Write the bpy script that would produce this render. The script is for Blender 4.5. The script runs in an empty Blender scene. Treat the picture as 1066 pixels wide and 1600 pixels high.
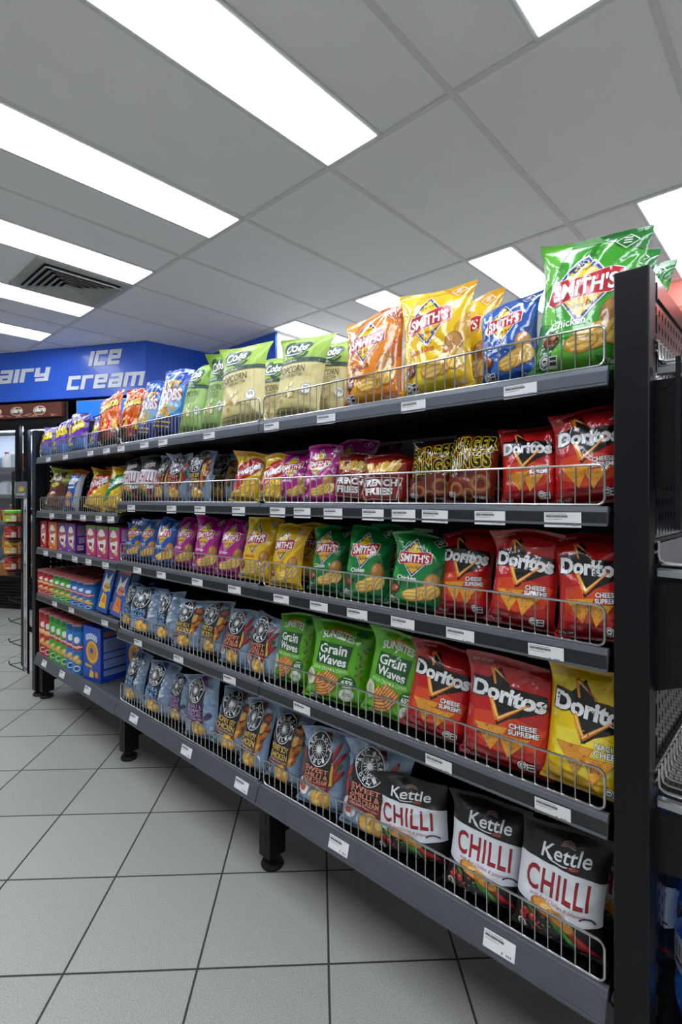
import bpy, bmesh, math, random
import numpy as np
from mathutils import Matrix, Vector
R = math.radians
SC = bpy.context.scene
COL = SC.collection

# ------------------------------------------------------------------ camera
cd = bpy.data.cameras.new('camera'); cam = bpy.data.objects.new('camera', cd); COL.objects.link(cam)
cd.sensor_fit = 'VERTICAL'; cd.sensor_height = 36.0; cd.lens = 805 / 1600 * 36.0; cd.shift_y = -20 / 1600
cd.clip_start = 0.02
_a = R(47.43)
cam.matrix_world = Matrix(((math.sin(_a), 0, math.cos(_a), 0), (math.cos(_a), 0, -math.sin(_a), 0), (0, 1, 0, 1.07), (0, 0, 0, 1)))
SC.camera = cam
SC.view_settings.view_transform = 'Standard'; SC.view_settings.look = 'None'
SC.view_settings.gamma = 1.0; SC.view_settings.use_curve_mapping = False
SC.view_settings.exposure = 0.42
try:
    SC.cycles.use_denoising = True
    SC.cycles.max_bounces = 12; SC.cycles.diffuse_bounces = 8; SC.cycles.glossy_bounces = 4; SC.cycles.transmission_bounces = 6
    SC.cycles.sample_clamp_indirect = 6.0
except Exception: pass
# ------------------------------------------------------------------ world
w = bpy.data.worlds.new('world'); SC.world = w; w.use_nodes = True
w.node_tree.nodes['Background'].inputs[0].default_value = (0.8, 0.88, 1, 1)
w.node_tree.nodes['Background'].inputs[1].default_value = 0.15
PANEL_POWER = 7.0     # emission strength of the ceiling diffusers

# ------------------------------------------------------------------ colour and materials
def lin(c):
    if isinstance(c, str): c = tuple(int(c[i:i+2], 16) / 255 for i in (0, 2, 4))
    return tuple(x / 12.92 if x <= .04045 else ((x + .055) / 1.055) ** 2.4 for x in c)
M = {}
def mat(name, col, rough=.5, metal=0, noise=.06, scale=40, bump=0, bscale=200, coat=0, emit=None, emit_s=0, spec=.5, trans=0, ior=1.45):
    m = bpy.data.materials.new(name); m.use_nodes = True; nt = m.node_tree; b = nt.nodes['Principled BSDF']
    tc = nt.nodes.new('ShaderNodeTexCoord'); n = nt.nodes.new('ShaderNodeTexNoise'); n.inputs['Scale'].default_value = scale
    nt.links.new(tc.outputs['Object'], n.inputs['Vector'])
    mx = nt.nodes.new('ShaderNodeMix'); mx.data_type = 'RGBA'; c = lin(col)
    mx.inputs[6].default_value = (*[x * (1 - noise) for x in c], 1); mx.inputs[7].default_value = (*[min(1, x * (1 + noise)) for x in c], 1)
    nt.links.new(n.outputs['Fac'], mx.inputs[0]); nt.links.new(mx.outputs[2], b.inputs['Base Color'])
    b.inputs['Roughness'].default_value = rough; b.inputs['Metallic'].default_value = metal
    b.inputs['Specular IOR Level'].default_value = spec; b.inputs['IOR'].default_value = ior
    b.inputs['Coat Weight'].default_value = coat; b.inputs['Coat Roughness'].default_value = .08
    b.inputs['Transmission Weight'].default_value = trans
    if emit: b.inputs['Emission Color'].default_value = (*lin(emit), 1); b.inputs['Emission Strength'].default_value = emit_s
    if bump:
        n2 = nt.nodes.new('ShaderNodeTexNoise'); n2.inputs['Scale'].default_value = bscale; nt.links.new(tc.outputs['Object'], n2.inputs['Vector'])
        bp = nt.nodes.new('ShaderNodeBump'); bp.inputs['Strength'].default_value = bump; bp.inputs['Distance'].default_value = .002
        nt.links.new(n2.outputs['Fac'], bp.inputs['Height']); nt.links.new(bp.outputs[0], b.inputs['Normal'])
    M[name] = m; return m

def print_mat(name, rough, coat, bump, bscale, crimps=False, spec=.5, noise=.05):
    """printed film: the ink colour comes from the mesh attribute 'ink', crinkles from noise"""
    m = bpy.data.materials.new(name); m.use_nodes = True; nt = m.node_tree; b = nt.nodes['Principled BSDF']
    at = nt.nodes.new('ShaderNodeAttribute'); at.attribute_name = 'ink'
    tc = nt.nodes.new('ShaderNodeTexCoord'); n = nt.nodes.new('ShaderNodeTexNoise'); n.inputs['Scale'].default_value = 90; n.inputs['Detail'].default_value = 4
    nt.links.new(tc.outputs['Object'], n.inputs['Vector'])
    mr = nt.nodes.new('ShaderNodeMapRange'); mr.inputs[3].default_value = 1 - noise * 2; mr.inputs[4].default_value = 1 + noise * 2
    nt.links.new(n.outputs['Fac'], mr.inputs[0])
    vm = nt.nodes.new('ShaderNodeVectorMath'); vm.operation = 'SCALE'
    nt.links.new(at.outputs['Color'], vm.inputs[0]); nt.links.new(mr.outputs[0], vm.inputs['Scale']); nt.links.new(vm.outputs[0], b.inputs['Base Color'])
    b.inputs['Roughness'].default_value = rough; b.inputs['Coat Weight'].default_value = coat; b.inputs['Coat Roughness'].default_value = .05
    b.inputs['Specular IOR Level'].default_value = spec
    if crimps:
        t = nt.nodes.new('ShaderNodeTexWave'); t.wave_type = 'BANDS'; t.bands_direction = 'Z'; t.inputs['Scale'].default_value = 160
        nt.links.new(tc.outputs['Object'], t.inputs['Vector']); h = t.outputs['Fac']
    else:
        t = nt.nodes.new('ShaderNodeTexNoise'); t.inputs['Scale'].default_value = bscale; t.inputs['Detail'].default_value = 3; t.inputs['Distortion'].default_value = .6
        nt.links.new(tc.outputs['Object'], t.inputs['Vector']); h = t.outputs['Fac']
    bp = nt.nodes.new('ShaderNodeBump'); bp.inputs['Strength'].default_value = bump; bp.inputs['Distance'].default_value = .003
    nt.links.new(h, bp.inputs['Height']); nt.links.new(bp.outputs[0], b.inputs['Normal'])
    if coat: nt.links.new(bp.outputs[0], b.inputs['Coat Normal'])
    M[name] = m; return m
print_mat('glossy_film', .2, .85, .45, 34)
print_mat('satin_film', .42, .12, .25, 34)
print_mat('film_seal', .3, .3, .35, 0, crimps=True)
print_mat('printed_card', .38, .15, .04, 120)
print_mat('printed_paper', .6, 0, .02, 200, noise=.02)
mat('black_steel', '0c0e12', .42, .0, .15, 25, .08, 500, spec=.35)
mat('black_gloss_steel', '1b1c20', .16, .3, .1, 30, spec=.8)
mat('black_plastic', '101113', .45)
mat('chrome_wire', 'c9cac8', .22, 1.0, .05, 60)
mat('dark_deck', '0d0e0f', .45, .0, .1, 50)
mat('grey_deck', '4a4a48', .55, 0, .12, 18)
mat('alloy', 'b4b6b8', .3, .9, .08, 30)
mat('grey_channel', '666b72', .34, .2, .12, 20)
mat('channel_alloy', '74787e', .32, .6, .1, 20)
mat('base_channel', '5c6066', .32, .35, .12, 20)
mat('dark_channel', '26282b', .28, .1, .12, 22, coat=.3)
mat('ceiling_tile', 'f5f6f6', .85, 0, .02, 8, .25, 260)
mat('ceiling_bar', 'dfe0de', .7, 0, .02, 20)
mat('light_frame', 'd0d2d2', .5)
mat('diffuser', 'ffffff', .5, emit='ecf3ff', emit_s=PANEL_POWER)
mat('white_wall', 'f2f2f1', .7, 0, .03, 6)
mat('vent_metal', 'b9bab8', .6, 0, .04, 15)
mat('vent_dark', '141416', .8)
mat('blue_fascia', '3468dc', .3, 0, .04, 4, coat=.25)
mat('white_letter', 'eef0f2', .4)
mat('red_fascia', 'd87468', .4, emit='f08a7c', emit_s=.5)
mat('rubber', '0b0b0c', .6)
mat('screw', '303030', .35, .8)
mat('fridge_inside', 'dfe6ee', .5)
mat('fridge_led', 'ffffff', .5, emit='dcebff', emit_s=22)
mat('clear_glass', 'ffffff', .03, 0, .01, 10, trans=1.0, ior=1.2)
mat('blue_screen', '1c5fe0', .3, emit='1c64f0', emit_s=.9)
mat('white_plastic', 'eeeeec', .35)
mat('lid_green', '74c832', .35); mat('lid_red', 'c9302a', .35); mat('lid_yellow', 'd9a52c', .35)
mat('salsa', '7c2412', .2, 0, .3, 60, coat=.6); mat('salsa_pale', 'a8631e', .2, 0, .3, 60, coat=.6)
mat('water_plastic', '3f86d8', .08, 0, .05, 10, coat=.4, trans=.65, ior=1.3)
mat('blue_cap', '2a62c4', .4); mat('card_brown', '7a4a2a', .7)
mat('red_pot', 'd8503c', .4)

# floor: 300 mm tiles laid on the diagonal, dark grout, speckled glaze
def floor_mat():
    m = bpy.data.materials.new('floor_tile'); m.use_nodes = True; nt = m.node_tree; b = nt.nodes['Principled BSDF']; N = nt.nodes.new; L = nt.links.new
    tc = N('ShaderNodeTexCoord'); mp = N('ShaderNodeMapping'); mp.vector_type = 'TEXTURE'
    T = .2797 * 1.07
    mp.inputs['Rotation'].default_value = (0, 0, R(45)); mp.inputs['Location'].default_value = (-1.165 * 1.07, .403 * 1.07, 0); mp.inputs['Scale'].default_value = (T, T, 1)
    L(tc.outputs['Object'], mp.inputs['Vector'])
    fr = N('ShaderNodeVectorMath'); fr.operation = 'FRACTION'; L(mp.outputs[0], fr.inputs[0])
    sb = N('ShaderNodeVectorMath'); sb.operation = 'SUBTRACT'; sb.inputs[1].default_value = (.5, .5, .5); L(fr.outputs[0], sb.inputs[0])
    ab = N('ShaderNodeVectorMath'); ab.operation = 'ABSOLUTE'; L(sb.outputs[0], ab.inputs[0])
    sp = N('ShaderNodeSeparateXYZ'); L(ab.outputs[0], sp.inputs[0])
    mx = N('ShaderNodeMath'); mx.operation = 'MAXIMUM'; L(sp.outputs[0], mx.inputs[0]); L(sp.outputs[1], mx.inputs[1])
    mr = N('ShaderNodeMapRange'); mr.inputs[1].default_value = .4895; mr.inputs[2].default_value = .493; L(mx.outputs[0], mr.inputs[0])
    n1 = N('ShaderNodeTexNoise'); n1.inputs['Scale'].default_value = 420; n1.inputs['Detail'].default_value = 2; L(tc.outputs['Object'], n1.inputs['Vector'])
    r1 = N('ShaderNodeValToRGB'); r1.color_ramp.elements[0].position = .33; r1.color_ramp.elements[0].color = (*lin('807f76'), 1)
    r1.color_ramp.elements[1].position = .52; r1.color_ramp.elements[1].color = (*lin('a8a89e'), 1); L(n1.outputs['Fac'], r1.inputs[0])
    fl = N('ShaderNodeVectorMath'); fl.operation = 'FLOOR'; L(mp.outputs[0], fl.inputs[0])
    wn = N('ShaderNodeTexWhiteNoise'); L(fl.outputs[0], wn.inputs['Vector'])
    mt = N('ShaderNodeMapRange'); mt.inputs[3].default_value = .93; mt.inputs[4].default_value = 1.03; L(wn.outputs['Value'], mt.inputs[0])
    sc = N('ShaderNodeVectorMath'); sc.operation = 'SCALE'; L(r1.outputs[0], sc.inputs[0]); L(mt.outputs[0], sc.inputs['Scale'])
    mix = N('ShaderNodeMix'); mix.data_type = 'RGBA'; L(mr.outputs[0], mix.inputs[0]); L(sc.outputs[0], mix.inputs[6]); mix.inputs[7].default_value = (*lin('33342f'), 1)
    L(mix.outputs[2], b.inputs['Base Color'])
    ro = N('ShaderNodeMapRange'); ro.inputs[3].default_value = .42; ro.inputs[4].default_value = .85; L(mr.outputs[0], ro.inputs[0]); L(ro.outputs[0], b.inputs['Roughness'])
    bp = N('ShaderNodeBump'); bp.invert = True; bp.inputs['Strength'].default_value = .5; bp.inputs['Distance'].default_value = .002; L(mr.outputs[0], bp.inputs['Height']); L(bp.outputs[0], b.inputs['Normal'])
    M['floor_tile'] = m
floor_mat()

# ------------------------------------------------------------------ mesh helpers
class MB:
    def __init__(s): s.v = []; s.f = []; s.sm = []
    def add(s, vs, fs, smooth=False):
        o = len(s.v); s.v += [tuple(p) for p in vs]; s.f += [tuple(i + o for i in f) for f in fs]; s.sm += [smooth] * len(fs); return s
    def box(s, x0, x1, y0, y1, z0, z1):
        x0, x1 = sorted((x0, x1)); y0, y1 = sorted((y0, y1)); z0, z1 = sorted((z0, z1))
        return s.add([(x, y, z) for x in (x0, x1) for y in (y0, y1) for z in (z0, z1)],
                     [(0, 1, 3, 2), (4, 6, 7, 5), (0, 4, 5, 1), (2, 3, 7, 6), (0, 2, 6, 4), (1, 5, 7, 3)])
    def prism(s, pts, z0, z1):      # plan outline, counter-clockwise
        n = len(pts)
        return s.add([(x, y, z0) for x, y in pts] + [(x, y, z1) for x, y in pts],
                     [tuple(range(n))[::-1], tuple(range(n, 2 * n))] + [(i, (i + 1) % n, n + (i + 1) % n, n + i) for i in range(n)])
    def extrude_x(s, prof, x0, x1):  # profile of (y, z)
        n = len(prof)
        return s.add([(x0, y, z) for y, z in prof] + [(x1, y, z) for y, z in prof],
                     [tuple(range(n)), tuple(range(n, 2 * n))[::-1]] + [(i, n + i, n + (i + 1) % n, (i + 1) % n) for i in range(n)])
    def tube(s, path, r, n=8, closed=False):
        P = [Vector(p) for p in path]; k = len(P); vs = []; fs = []
        for i, p in enumerate(P):
            a = P[(i - 1) % k] if (closed or i > 0) else p; b = P[(i + 1) % k] if (closed or i < k - 1) else p
            t = (b - a).normalized(); u = t.cross(Vector((0, 1, .013)))
            if u.length < .1: u = t.cross(Vector((1, 0, 0)))
            u.normalize(); q = t.cross(u)
            vs += [p + r * (math.cos(2 * math.pi * j / n) * u + math.sin(2 * math.pi * j / n) * q) for j in range(n)]
        for i in range(k if closed else k - 1):
            i2 = (i + 1) % k
            fs += [(i * n + j, i * n + (j + 1) % n, i2 * n + (j + 1) % n, i2 * n + j) for j in range(n)]
        if not closed: fs += [tuple(range(n))[::-1], tuple(range((k - 1) * n, k * n))]
        return s.add(vs, fs, True)
    def lathe(s, prof, c=(0, 0, 0), n=28):   # profile of (radius, z)
        vs = []; k = len(prof)
        for r, z in prof: vs += [(c[0] + r * math.cos(2 * math.pi * j / n), c[1] + r * math.sin(2 * math.pi * j / n), c[2] + z) for j in range(n)]
        fs = [(i * n + j, i * n + (j + 1) % n, (i + 1) * n + (j + 1) % n, (i + 1) * n + j) for i in range(k - 1) for j in range(n)]
        fs += [tuple(range(n))[::-1], tuple(range((k - 1) * n, k * n))]
        return s.add(vs, fs, True)
    def mesh(s, name, m):
        me = bpy.data.meshes.new(name); me.from_pydata(s.v, [], s.f); me.materials.append(M[m] if isinstance(m, str) else m)
        me.polygons.foreach_set('use_smooth', s.sm)
        try: me.set_sharp_from_angle(angle=R(40))
        except Exception: pass
        me.validate(); me.update(); return me
    def obj(s, name, m, parent=None, bevel=0):
        o = bpy.data.objects.new(name, s.mesh(name, m)); COL.objects.link(o)
        if parent: o.parent = parent
        if bevel:
            b = o.modifiers.new('bevel', 'BEVEL'); b.width = bevel; b.segments = 2; b.limit_method = 'ANGLE'
        return o
def thing(name, label, cat, loc=(0, 0, 0), rot=(0, 0, 0), group=None):
    o = bpy.data.objects.new(name, None); COL.objects.link(o); o.empty_display_size = .05
    o.location = loc; o.rotation_euler = rot; o['label'] = label; o['category'] = cat
    if group: o['group'] = group
    return o
def struct(o): o['kind'] = 'structure'; return o
def dup(root, loc, label=None, rot=None):
    r = root.copy(); COL.objects.link(r); r.location = loc
    if rot: r.rotation_euler = rot
    if label: r['label'] = label
    for ch in list(root.children):
        c = ch.copy(); COL.objects.link(c); c.parent = r
        for g in list(ch.children):
            d = g.copy(); COL.objects.link(d); d.parent = c
    return r
ORD = ['', 'first', 'second', 'third', 'fourth', 'fifth', 'sixth', 'seventh', 'eighth', 'ninth', 'tenth', 'eleventh', 'twelfth']
def nth(i): return ORD[i] if i < len(ORD) else 'next'

# ------------------------------------------------------------------ printed artwork: flat shapes cut on the grid of the film they are printed on
NU, NV = 24, 34
VROWS = np.concatenate([[0, .02, .04], np.linspace(.04, .955, NV - 3)[1:], [.978, 1.0]])
VROWS = np.unique(np.round(VROWS, 5)); NV = len(VROWS) - 1
FONT = {}
def text_tris(s, shear=0, bold=0.0, space=1.0):
    key = (s, shear, bold, space)
    if key not in FONT:
        cu = bpy.data.curves.new('t', 'FONT'); cu.body = s; cu.shear = shear; cu.offset = bold; cu.resolution_u = 3; cu.space_character = space
        o = bpy.data.objects.new('t', cu); COL.objects.link(o); dg = bpy.context.evaluated_depsgraph_get()
        me = o.evaluated_get(dg).to_mesh(); me.calc_loop_triangles()
        v = np.array([p.co[:2] for p in me.vertices]); t = np.array([t.vertices[:] for t in me.loop_triangles])
        o.to_mesh_clear(); COL.objects.unlink(o); bpy.data.objects.remove(o); bpy.data.curves.remove(cu)
        FONT[key] = (v, t)
    return FONT[key]
class Art:
    """artwork on a 10 x 14 field"""
    def __init__(s, base, film='glossy_film', seal=None): s.base = base; s.film = film; s.seal = seal; s.items = []; s.done = None
    def tri(s, v, t, c): s.items.append((np.asarray(v, float), [tuple(map(int, x)) for x in t], lin(c))); return s
    def poly(s, pts, c): return s.tri(pts, [range(len(pts))], c)
    def rect(s, x0, y0, x1, y1, c, rot=0):
        p = np.array([(x0, y0), (x1, y0), (x1, y1), (x0, y1)], float)
        if rot: p = s._rot(p, ((x0 + x1) / 2, (y0 + y1) / 2), rot)
        return s.poly(p, c)
    @staticmethod
    def _rot(p, c, a):
        a = R(a); p = np.asarray(p, float) - c; return np.stack([p[:, 0] * math.cos(a) - p[:, 1] * math.sin(a), p[:, 0] * math.sin(a) + p[:, 1] * math.cos(a)], 1) + c
    def ell(s, cx, cy, rx, ry, c, rot=0, n=20, wob=0, seed=0):
        rg = random.Random(seed); p = []
        for k in range(n):
            f = 1 + (rg.uniform(-wob, wob) if wob else 0); a = 2 * math.pi * k / n; p.append((cx + rx * f * math.cos(a), cy + ry * f * math.sin(a)))
        return s.poly(s._rot(p, (cx, cy), rot) if rot else p, c)
    def ring(s, cx, cy, rx, ry, w, c, n=28, a0=0, a1=360, rot=0):
        v = []; t = []
        for k in range(n + 1):
            a = R(a0 + (a1 - a0) * k / n)
            v += [(cx + rx * math.cos(a), cy + ry * math.sin(a)), (cx + (rx - w) * math.cos(a), cy + (ry - w) * math.sin(a))]
        for k in range(n): t.append((2 * k, 2 * k + 2, 2 * k + 3, 2 * k + 1))
        return s.tri(s._rot(v, (cx, cy), rot), t, c)
    def line(s, pts, w, c, w1=None):
        P = np.asarray(pts, float); n = len(P); v = []; t = []
        for i in range(n):
            d = P[min(i + 1, n - 1)] - P[max(i - 1, 0)]; d /= np.linalg.norm(d) + 1e-9; q = np.array([-d[1], d[0]]); ww = w if w1 is None else w + (w1 - w) * i / (n - 1)
            v += [P[i] + q * ww / 2, P[i] - q * ww / 2]
        for i in range(n - 1): t.append((2 * i, 2 * i + 1, 2 * i + 3, 2 * i + 2))
        return s.tri(v, t, c)
    def text(s, txt, cx, cy, w, h, c, rot=0, shear=0, bold=0.02, space=1.0, grow=None, out=None, arch=0, taper=0):
        v0, t = text_tris(txt, shear, bold, space); lo = v0.min(0); hi = v0.max(0)
        def place(v):
            q = (v - (lo + hi) / 2) / (hi - lo) * (w, h)
            if taper: q = q * np.stack([np.ones(len(q)), 1 + taper * q[:, 0] / w], 1)
            if arch: q = q + np.stack([np.zeros(len(q)), arch * (1 - (2 * q[:, 0] / w) ** 2)], 1)
            return s._rot(q + (cx, cy), (cx, cy), rot)
        if out:
            for oc, ob in (out if isinstance(out, list) else [out]):
                vb, tb = text_tris(txt, shear, bold + ob, space); s.tri(place(vb), tb, oc)
        s.tri(place(v0), t, c); return s
    def ringtext(s, txt, cx, cy, r, h, c, a0, a1, bold=.03):
        """letters set round a circle; a0..a1 in degrees of the letter centres (a1 < a0 reads clockwise)"""
        n = len(txt)
        for i, ch in enumerate(txt):
            if ch == ' ': continue
            a = a0 + (a1 - a0) * (i / (n - 1)); up = a1 < a0
            s.text(ch, cx + r * math.cos(R(a)), cy + r * 1.0 * math.sin(R(a)), h * .72, h, c, rot=(a - 90) if up else (a + 90), bold=bold)
        return s
    # pictures of food
    def chip(s, cx, cy, rx, ry, rot=0, ridges=True, c=('c98a2c', 'eec35c', 'f6dc8e')):
        s.ell(cx, cy, rx, ry, c[0], rot, 16, .05, int(cx * 31 + cy * 17)); s.ell(cx + .06, cy + .08, rx * .9, ry * .88, c[1], rot, 16, .05, int(cx * 13))
        if ridges:
            for k in range(-2, 3):
                L = math.sqrt(max(.05, 1 - (k / 3) ** 2)) * rx * .78; p = s._rot([(cx - L, cy + k * ry * .3), (cx, cy + k * ry * .3 + ry * .1), (cx + L, cy + k * ry * .3)], (cx, cy), rot); s.line(p, ry * .1, c[0] if k % 2 else c[2])
        else: s.ell(cx + rx * .2, cy + ry * .25, rx * .45, ry * .4, c[2], rot + 20, 10)
        return s
    def tortilla(s, pts, seed=0, c=('b8651a', 'e39a2e', '9c4a12')):
        P = np.asarray(pts, float); g = P.mean(0); s.poly(g + (P - g) * 1.06, c[0]); s.poly(P, c[1]); rg = random.Random(seed)
        for k in range(26):
            a, b = rg.random(), rg.random()
            if a + b > 1: a, b = 1 - a, 1 - b
            q = P[0] + a * (P[1] - P[0]) + b * (P[2] - P[0]); q = g + (q - g) * .88; s.ell(q[0], q[1], rg.uniform(.04, .12), rg.uniform(.04, .09), rg.choice([c[0], c[2], 'f2bd55']), 0, 6)
        return s
    def badge(s, x, y, sx=1.0):
        s.ell(x, y, .62 * sx, .6 * sx, 'f2f2f0', 0, 16); s.rect(x + .3 * sx, y - .55 * sx, x + 1.5 * sx, y + .35 * sx, 'f2f2f0'); s.ring(x, y, .5 * sx, .48 * sx, .1 * sx, '333333', 14); s.ell(x, y, .26 * sx, .1 * sx, '333333', 0, 8)
        for k in range(2): s.rect(x + .62 * sx, y - .35 * sx + k * .36 * sx, x + 1.38 * sx, y - .12 * sx + k * .36 * sx, '3a3a3a')
        return s
    def cut(s):
        if s.done: return s.done
        bm = bmesh.new(); fl = bm.faces.layers.int.new('lay')
        for li, (v, ts, c) in enumerate(s.items):
            v = v / (10.0, 14.0); v = np.clip(v, .002, .998)
            bv = [bm.verts.new((p[0], p[1], 0)) for p in v]
            for t in ts:
                if len(set(t)) < 3: continue
                try: f = bm.faces.new([bv[i] for i in t])
                except ValueError: continue
                f[fl] = li
        bmesh.ops.triangulate(bm, faces=[f for f in bm.faces if len(f.verts) > 3], ngon_method='EAR_CLIP')
        for k in range(1, NU): bmesh.ops.bisect_plane(bm, geom=bm.verts[:] + bm.edges[:] + bm.faces[:], dist=1e-6, plane_co=(k / NU, 0, 0), plane_no=(1, 0, 0))
        for k in range(1, NV): bmesh.ops.bisect_plane(bm, geom=bm.verts[:] + bm.edges[:] + bm.faces[:], dist=1e-6, plane_co=(0, VROWS[k], 0), plane_no=(0, 1, 0))
        bmesh.ops.triangulate(bm, faces=[f for f in bm.faces if len(f.verts) > 3])
        bmesh.ops.delete(bm, geom=[v for v in bm.verts if not v.link_faces], context='VERTS')
        bm.verts.index_update()
        uv = np.array([v.co[:2] for v in bm.verts]); lay = np.zeros(len(uv), int); tri = []
        for f in bm.faces:
            ids = [v.index for v in f.verts]; n = f.normal.z
            tri.append(ids if n >= 0 else ids[::-1])
            for i in ids: lay[i] = f[fl]
        bm.free()
        col = np.array([it[2] for it in s.items])[lay] if len(s.items) else np.zeros((0, 3))
        s.done = (uv, np.array(tri, np.int32), lay, np.concatenate([col, np.ones((len(col), 1))], 1)); return s.done

def np_mesh(name, V, F, col, m, Nrm=None):
    """fast mesh from arrays; F is (n,3) or (n,4)"""
    me = bpy.data.meshes.new(name); k = F.shape[1]
    me.vertices.add(len(V)); me.vertices.foreach_set('co', np.asarray(V, np.float32).ravel())
    me.loops.add(F.size); me.loops.foreach_set('vertex_index', np.asarray(F, np.int32).ravel())
    me.polygons.add(len(F)); me.polygons.foreach_set('loop_start', np.arange(0, F.size, k, dtype=np.int32)); me.polygons.foreach_set('loop_total', np.full(len(F), k, np.int32))
    me.polygons.foreach_set('use_smooth', np.ones(len(F), bool))
    me.update(calc_edges=True)
    a = me.color_attributes.new('ink', 'FLOAT_COLOR', 'POINT'); a.data.foreach_set('color', np.asarray(col, np.float32).ravel())
    me.materials.append(M[m])
    if Nrm is not None: me.normals_split_custom_set_from_vertices([tuple(n) for n in Nrm])
    return me
def link(name, me, parent): o = bpy.data.objects.new(name, me); COL.objects.link(o); o.parent = parent; return o

def art_on(name, art, mapf, parent, m, step=.00005, first=.0004):
    uv, tri, lay, col = art.cut()
    P, N = mapf(uv[:, 0], uv[:, 1]); V = P + N * (first + step * lay)[:, None]
    return link(name, np_mesh(name, V, tri, col, m, N), parent)
def flat_map(o, ex, ez, w, h):
    o, ex, ez = map(lambda p: np.array(p, float), (o, ex, ez)); n = np.cross(ex, ez)
    return lambda u, v: (o + np.outer(u * w, ex) + np.outer(v * h, ez), np.tile(n, (len(u), 1)))

# ------------------------------------------------------------------ the packets' artwork
ART = {}
def smith(base, dark, light, flav, flavc='ffffff', border='1b3c96', potato=True, logo=.86):
    a = Art(base)
    a.poly([(0, 14), (3.2, 14), (1.2, 9.5), (0, 8.6)], light); a.poly([(5.5, 14), (10, 14), (10, 11.6), (7.6, 12.2)], dark)
    a.poly([(10, 9.6), (10, 6.2), (7.6, 4.6), (8.2, 7.6)], dark); a.poly([(0, 5.4), (2.8, 3.2), (1.6, 0), (0, 0)], dark); a.poly([(2.8, 3.2), (6.4, 1.6), (7, 0), (1.6, 0)], light)
    a.poly([(0, 7.6), (1.8, 6.6), (2.4, 4.4), (0, 5.4)], light)
    i0 = len(a.items)
    d = lambda k: [(4.6, 8.4 + 3.55 * k), (4.6 + 3.0 * k, 8.2), (4.6, 8.2 - 3.6 * k), (4.6 - 3.0 * k, 8.4)]
    a.poly(d(1.12), 'f4f4f0'); a.poly(d(1.06), border); a.poly(d(.93), 'f7cf1e'); a.poly([(4.6, 4.9), (7.1, 7.6), (2.1, 7.6)], 'f0b41c')
    ban = [(1.0, 7.2), (1.5, 9.3), (4.5, 9.3), (7.4, 10.0), (8.4, 9.7), (8.3, 7.8), (7.4, 7.3), (4.4, 7.2), (1.7, 6.6)]
    g = np.array(ban).mean(0); a.poly(g + (np.array(ban) - g) * 1.05, 'f6f2ee'); a.poly(ban, 'c8202a')
    a.text("SMITH'S", 4.75, 8.25, 6.5, 1.75, 'ffffff', rot=5, shear=.12, bold=.03, out=('8e1018', .03))
    a.text('The Original', 4.4, 10.25, 2.6, .5, '333333', rot=6, shear=.3, bold=0); a.text('and the Best', 4.7, 6.35, 3.0, .6, '333333', rot=7, shear=.3, bold=.005)
    if logo != 1:
        for q in range(i0, len(a.items)):
            v, t_, c_ = a.items[q]; a.items[q] = ((v - (4.7, 8.3)) * logo + (4.5, 9.1), t_, c_)
    a.text(flav, 3.6, 4.55 + (1 - logo) * 5, 3.6, .85, flavc, rot=3, bold=.015)
    if potato:
        a.ell(8.0, 5.2, 1.25, 1.7, '9a6428', -15, 18); a.ell(7.9, 5.4, 1.0, 1.4, 'bd8440', -15, 18); a.ell(7.6, 5.8, .4, .6, 'd8a560', -15, 10)
    a.chip(6.6, 2.9, 2.1, 1.25, 24); a.chip(8.3, 3.4, 1.5, 1.1, 60); a.chip(5.2, 2.4, 1.7, 1.0, 10)
    a.ell(2.0, 3.0, .95, .85, '5a2a18', 0, 14, .1, 3); a.ell(1.9, 3.1, .65, .55, 'a05a34', 0, 12, .1, 5); a.ell(2.3, 3.2, .3, .22, 'd89a70', 0, 8)
    a.badge(1.6, 1.15, .9); a.text('170g NET', 8.2, .75, 1.8, .4, 'ffffff', bold=.01)
    c = np.array([(8.2, 13.4), (9.2, 12.6), (8.2, 11.8), (7.2, 12.6)]); a.line(list(c) + [c[0], c[1]], .1, 'f4f4f0')
    for k in range(3): a.rect(7.85, 12.9 - .28 * k, 8.55, 13.02 - .28 * k, 'f4f4f0')
    return a
ART['sg'] = smith('3fa52a', '1f7c2c', '6cc63c', 'Chicken', logo=1); ART['sd'] = smith('14803c', '0b5a2c', '2a9c48', 'Chicken')
ART['sb'] = smith('1b57ae', '123f88', '2e6fc6', 'Original', border='16306e'); ART['sy'] = smith('f3c410', 'd89e0c', 'fadb38', 'Cheese & Onion', 'c23c20')
ART['so'] = smith('ee8a1c', 'c9640f', 'f9ad3a', 'Barbecue', '7a2c10'); ART['sp'] = smith('b81888', '8a0e68', 'd03aa4', 'Salt & Vinegar')

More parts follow.
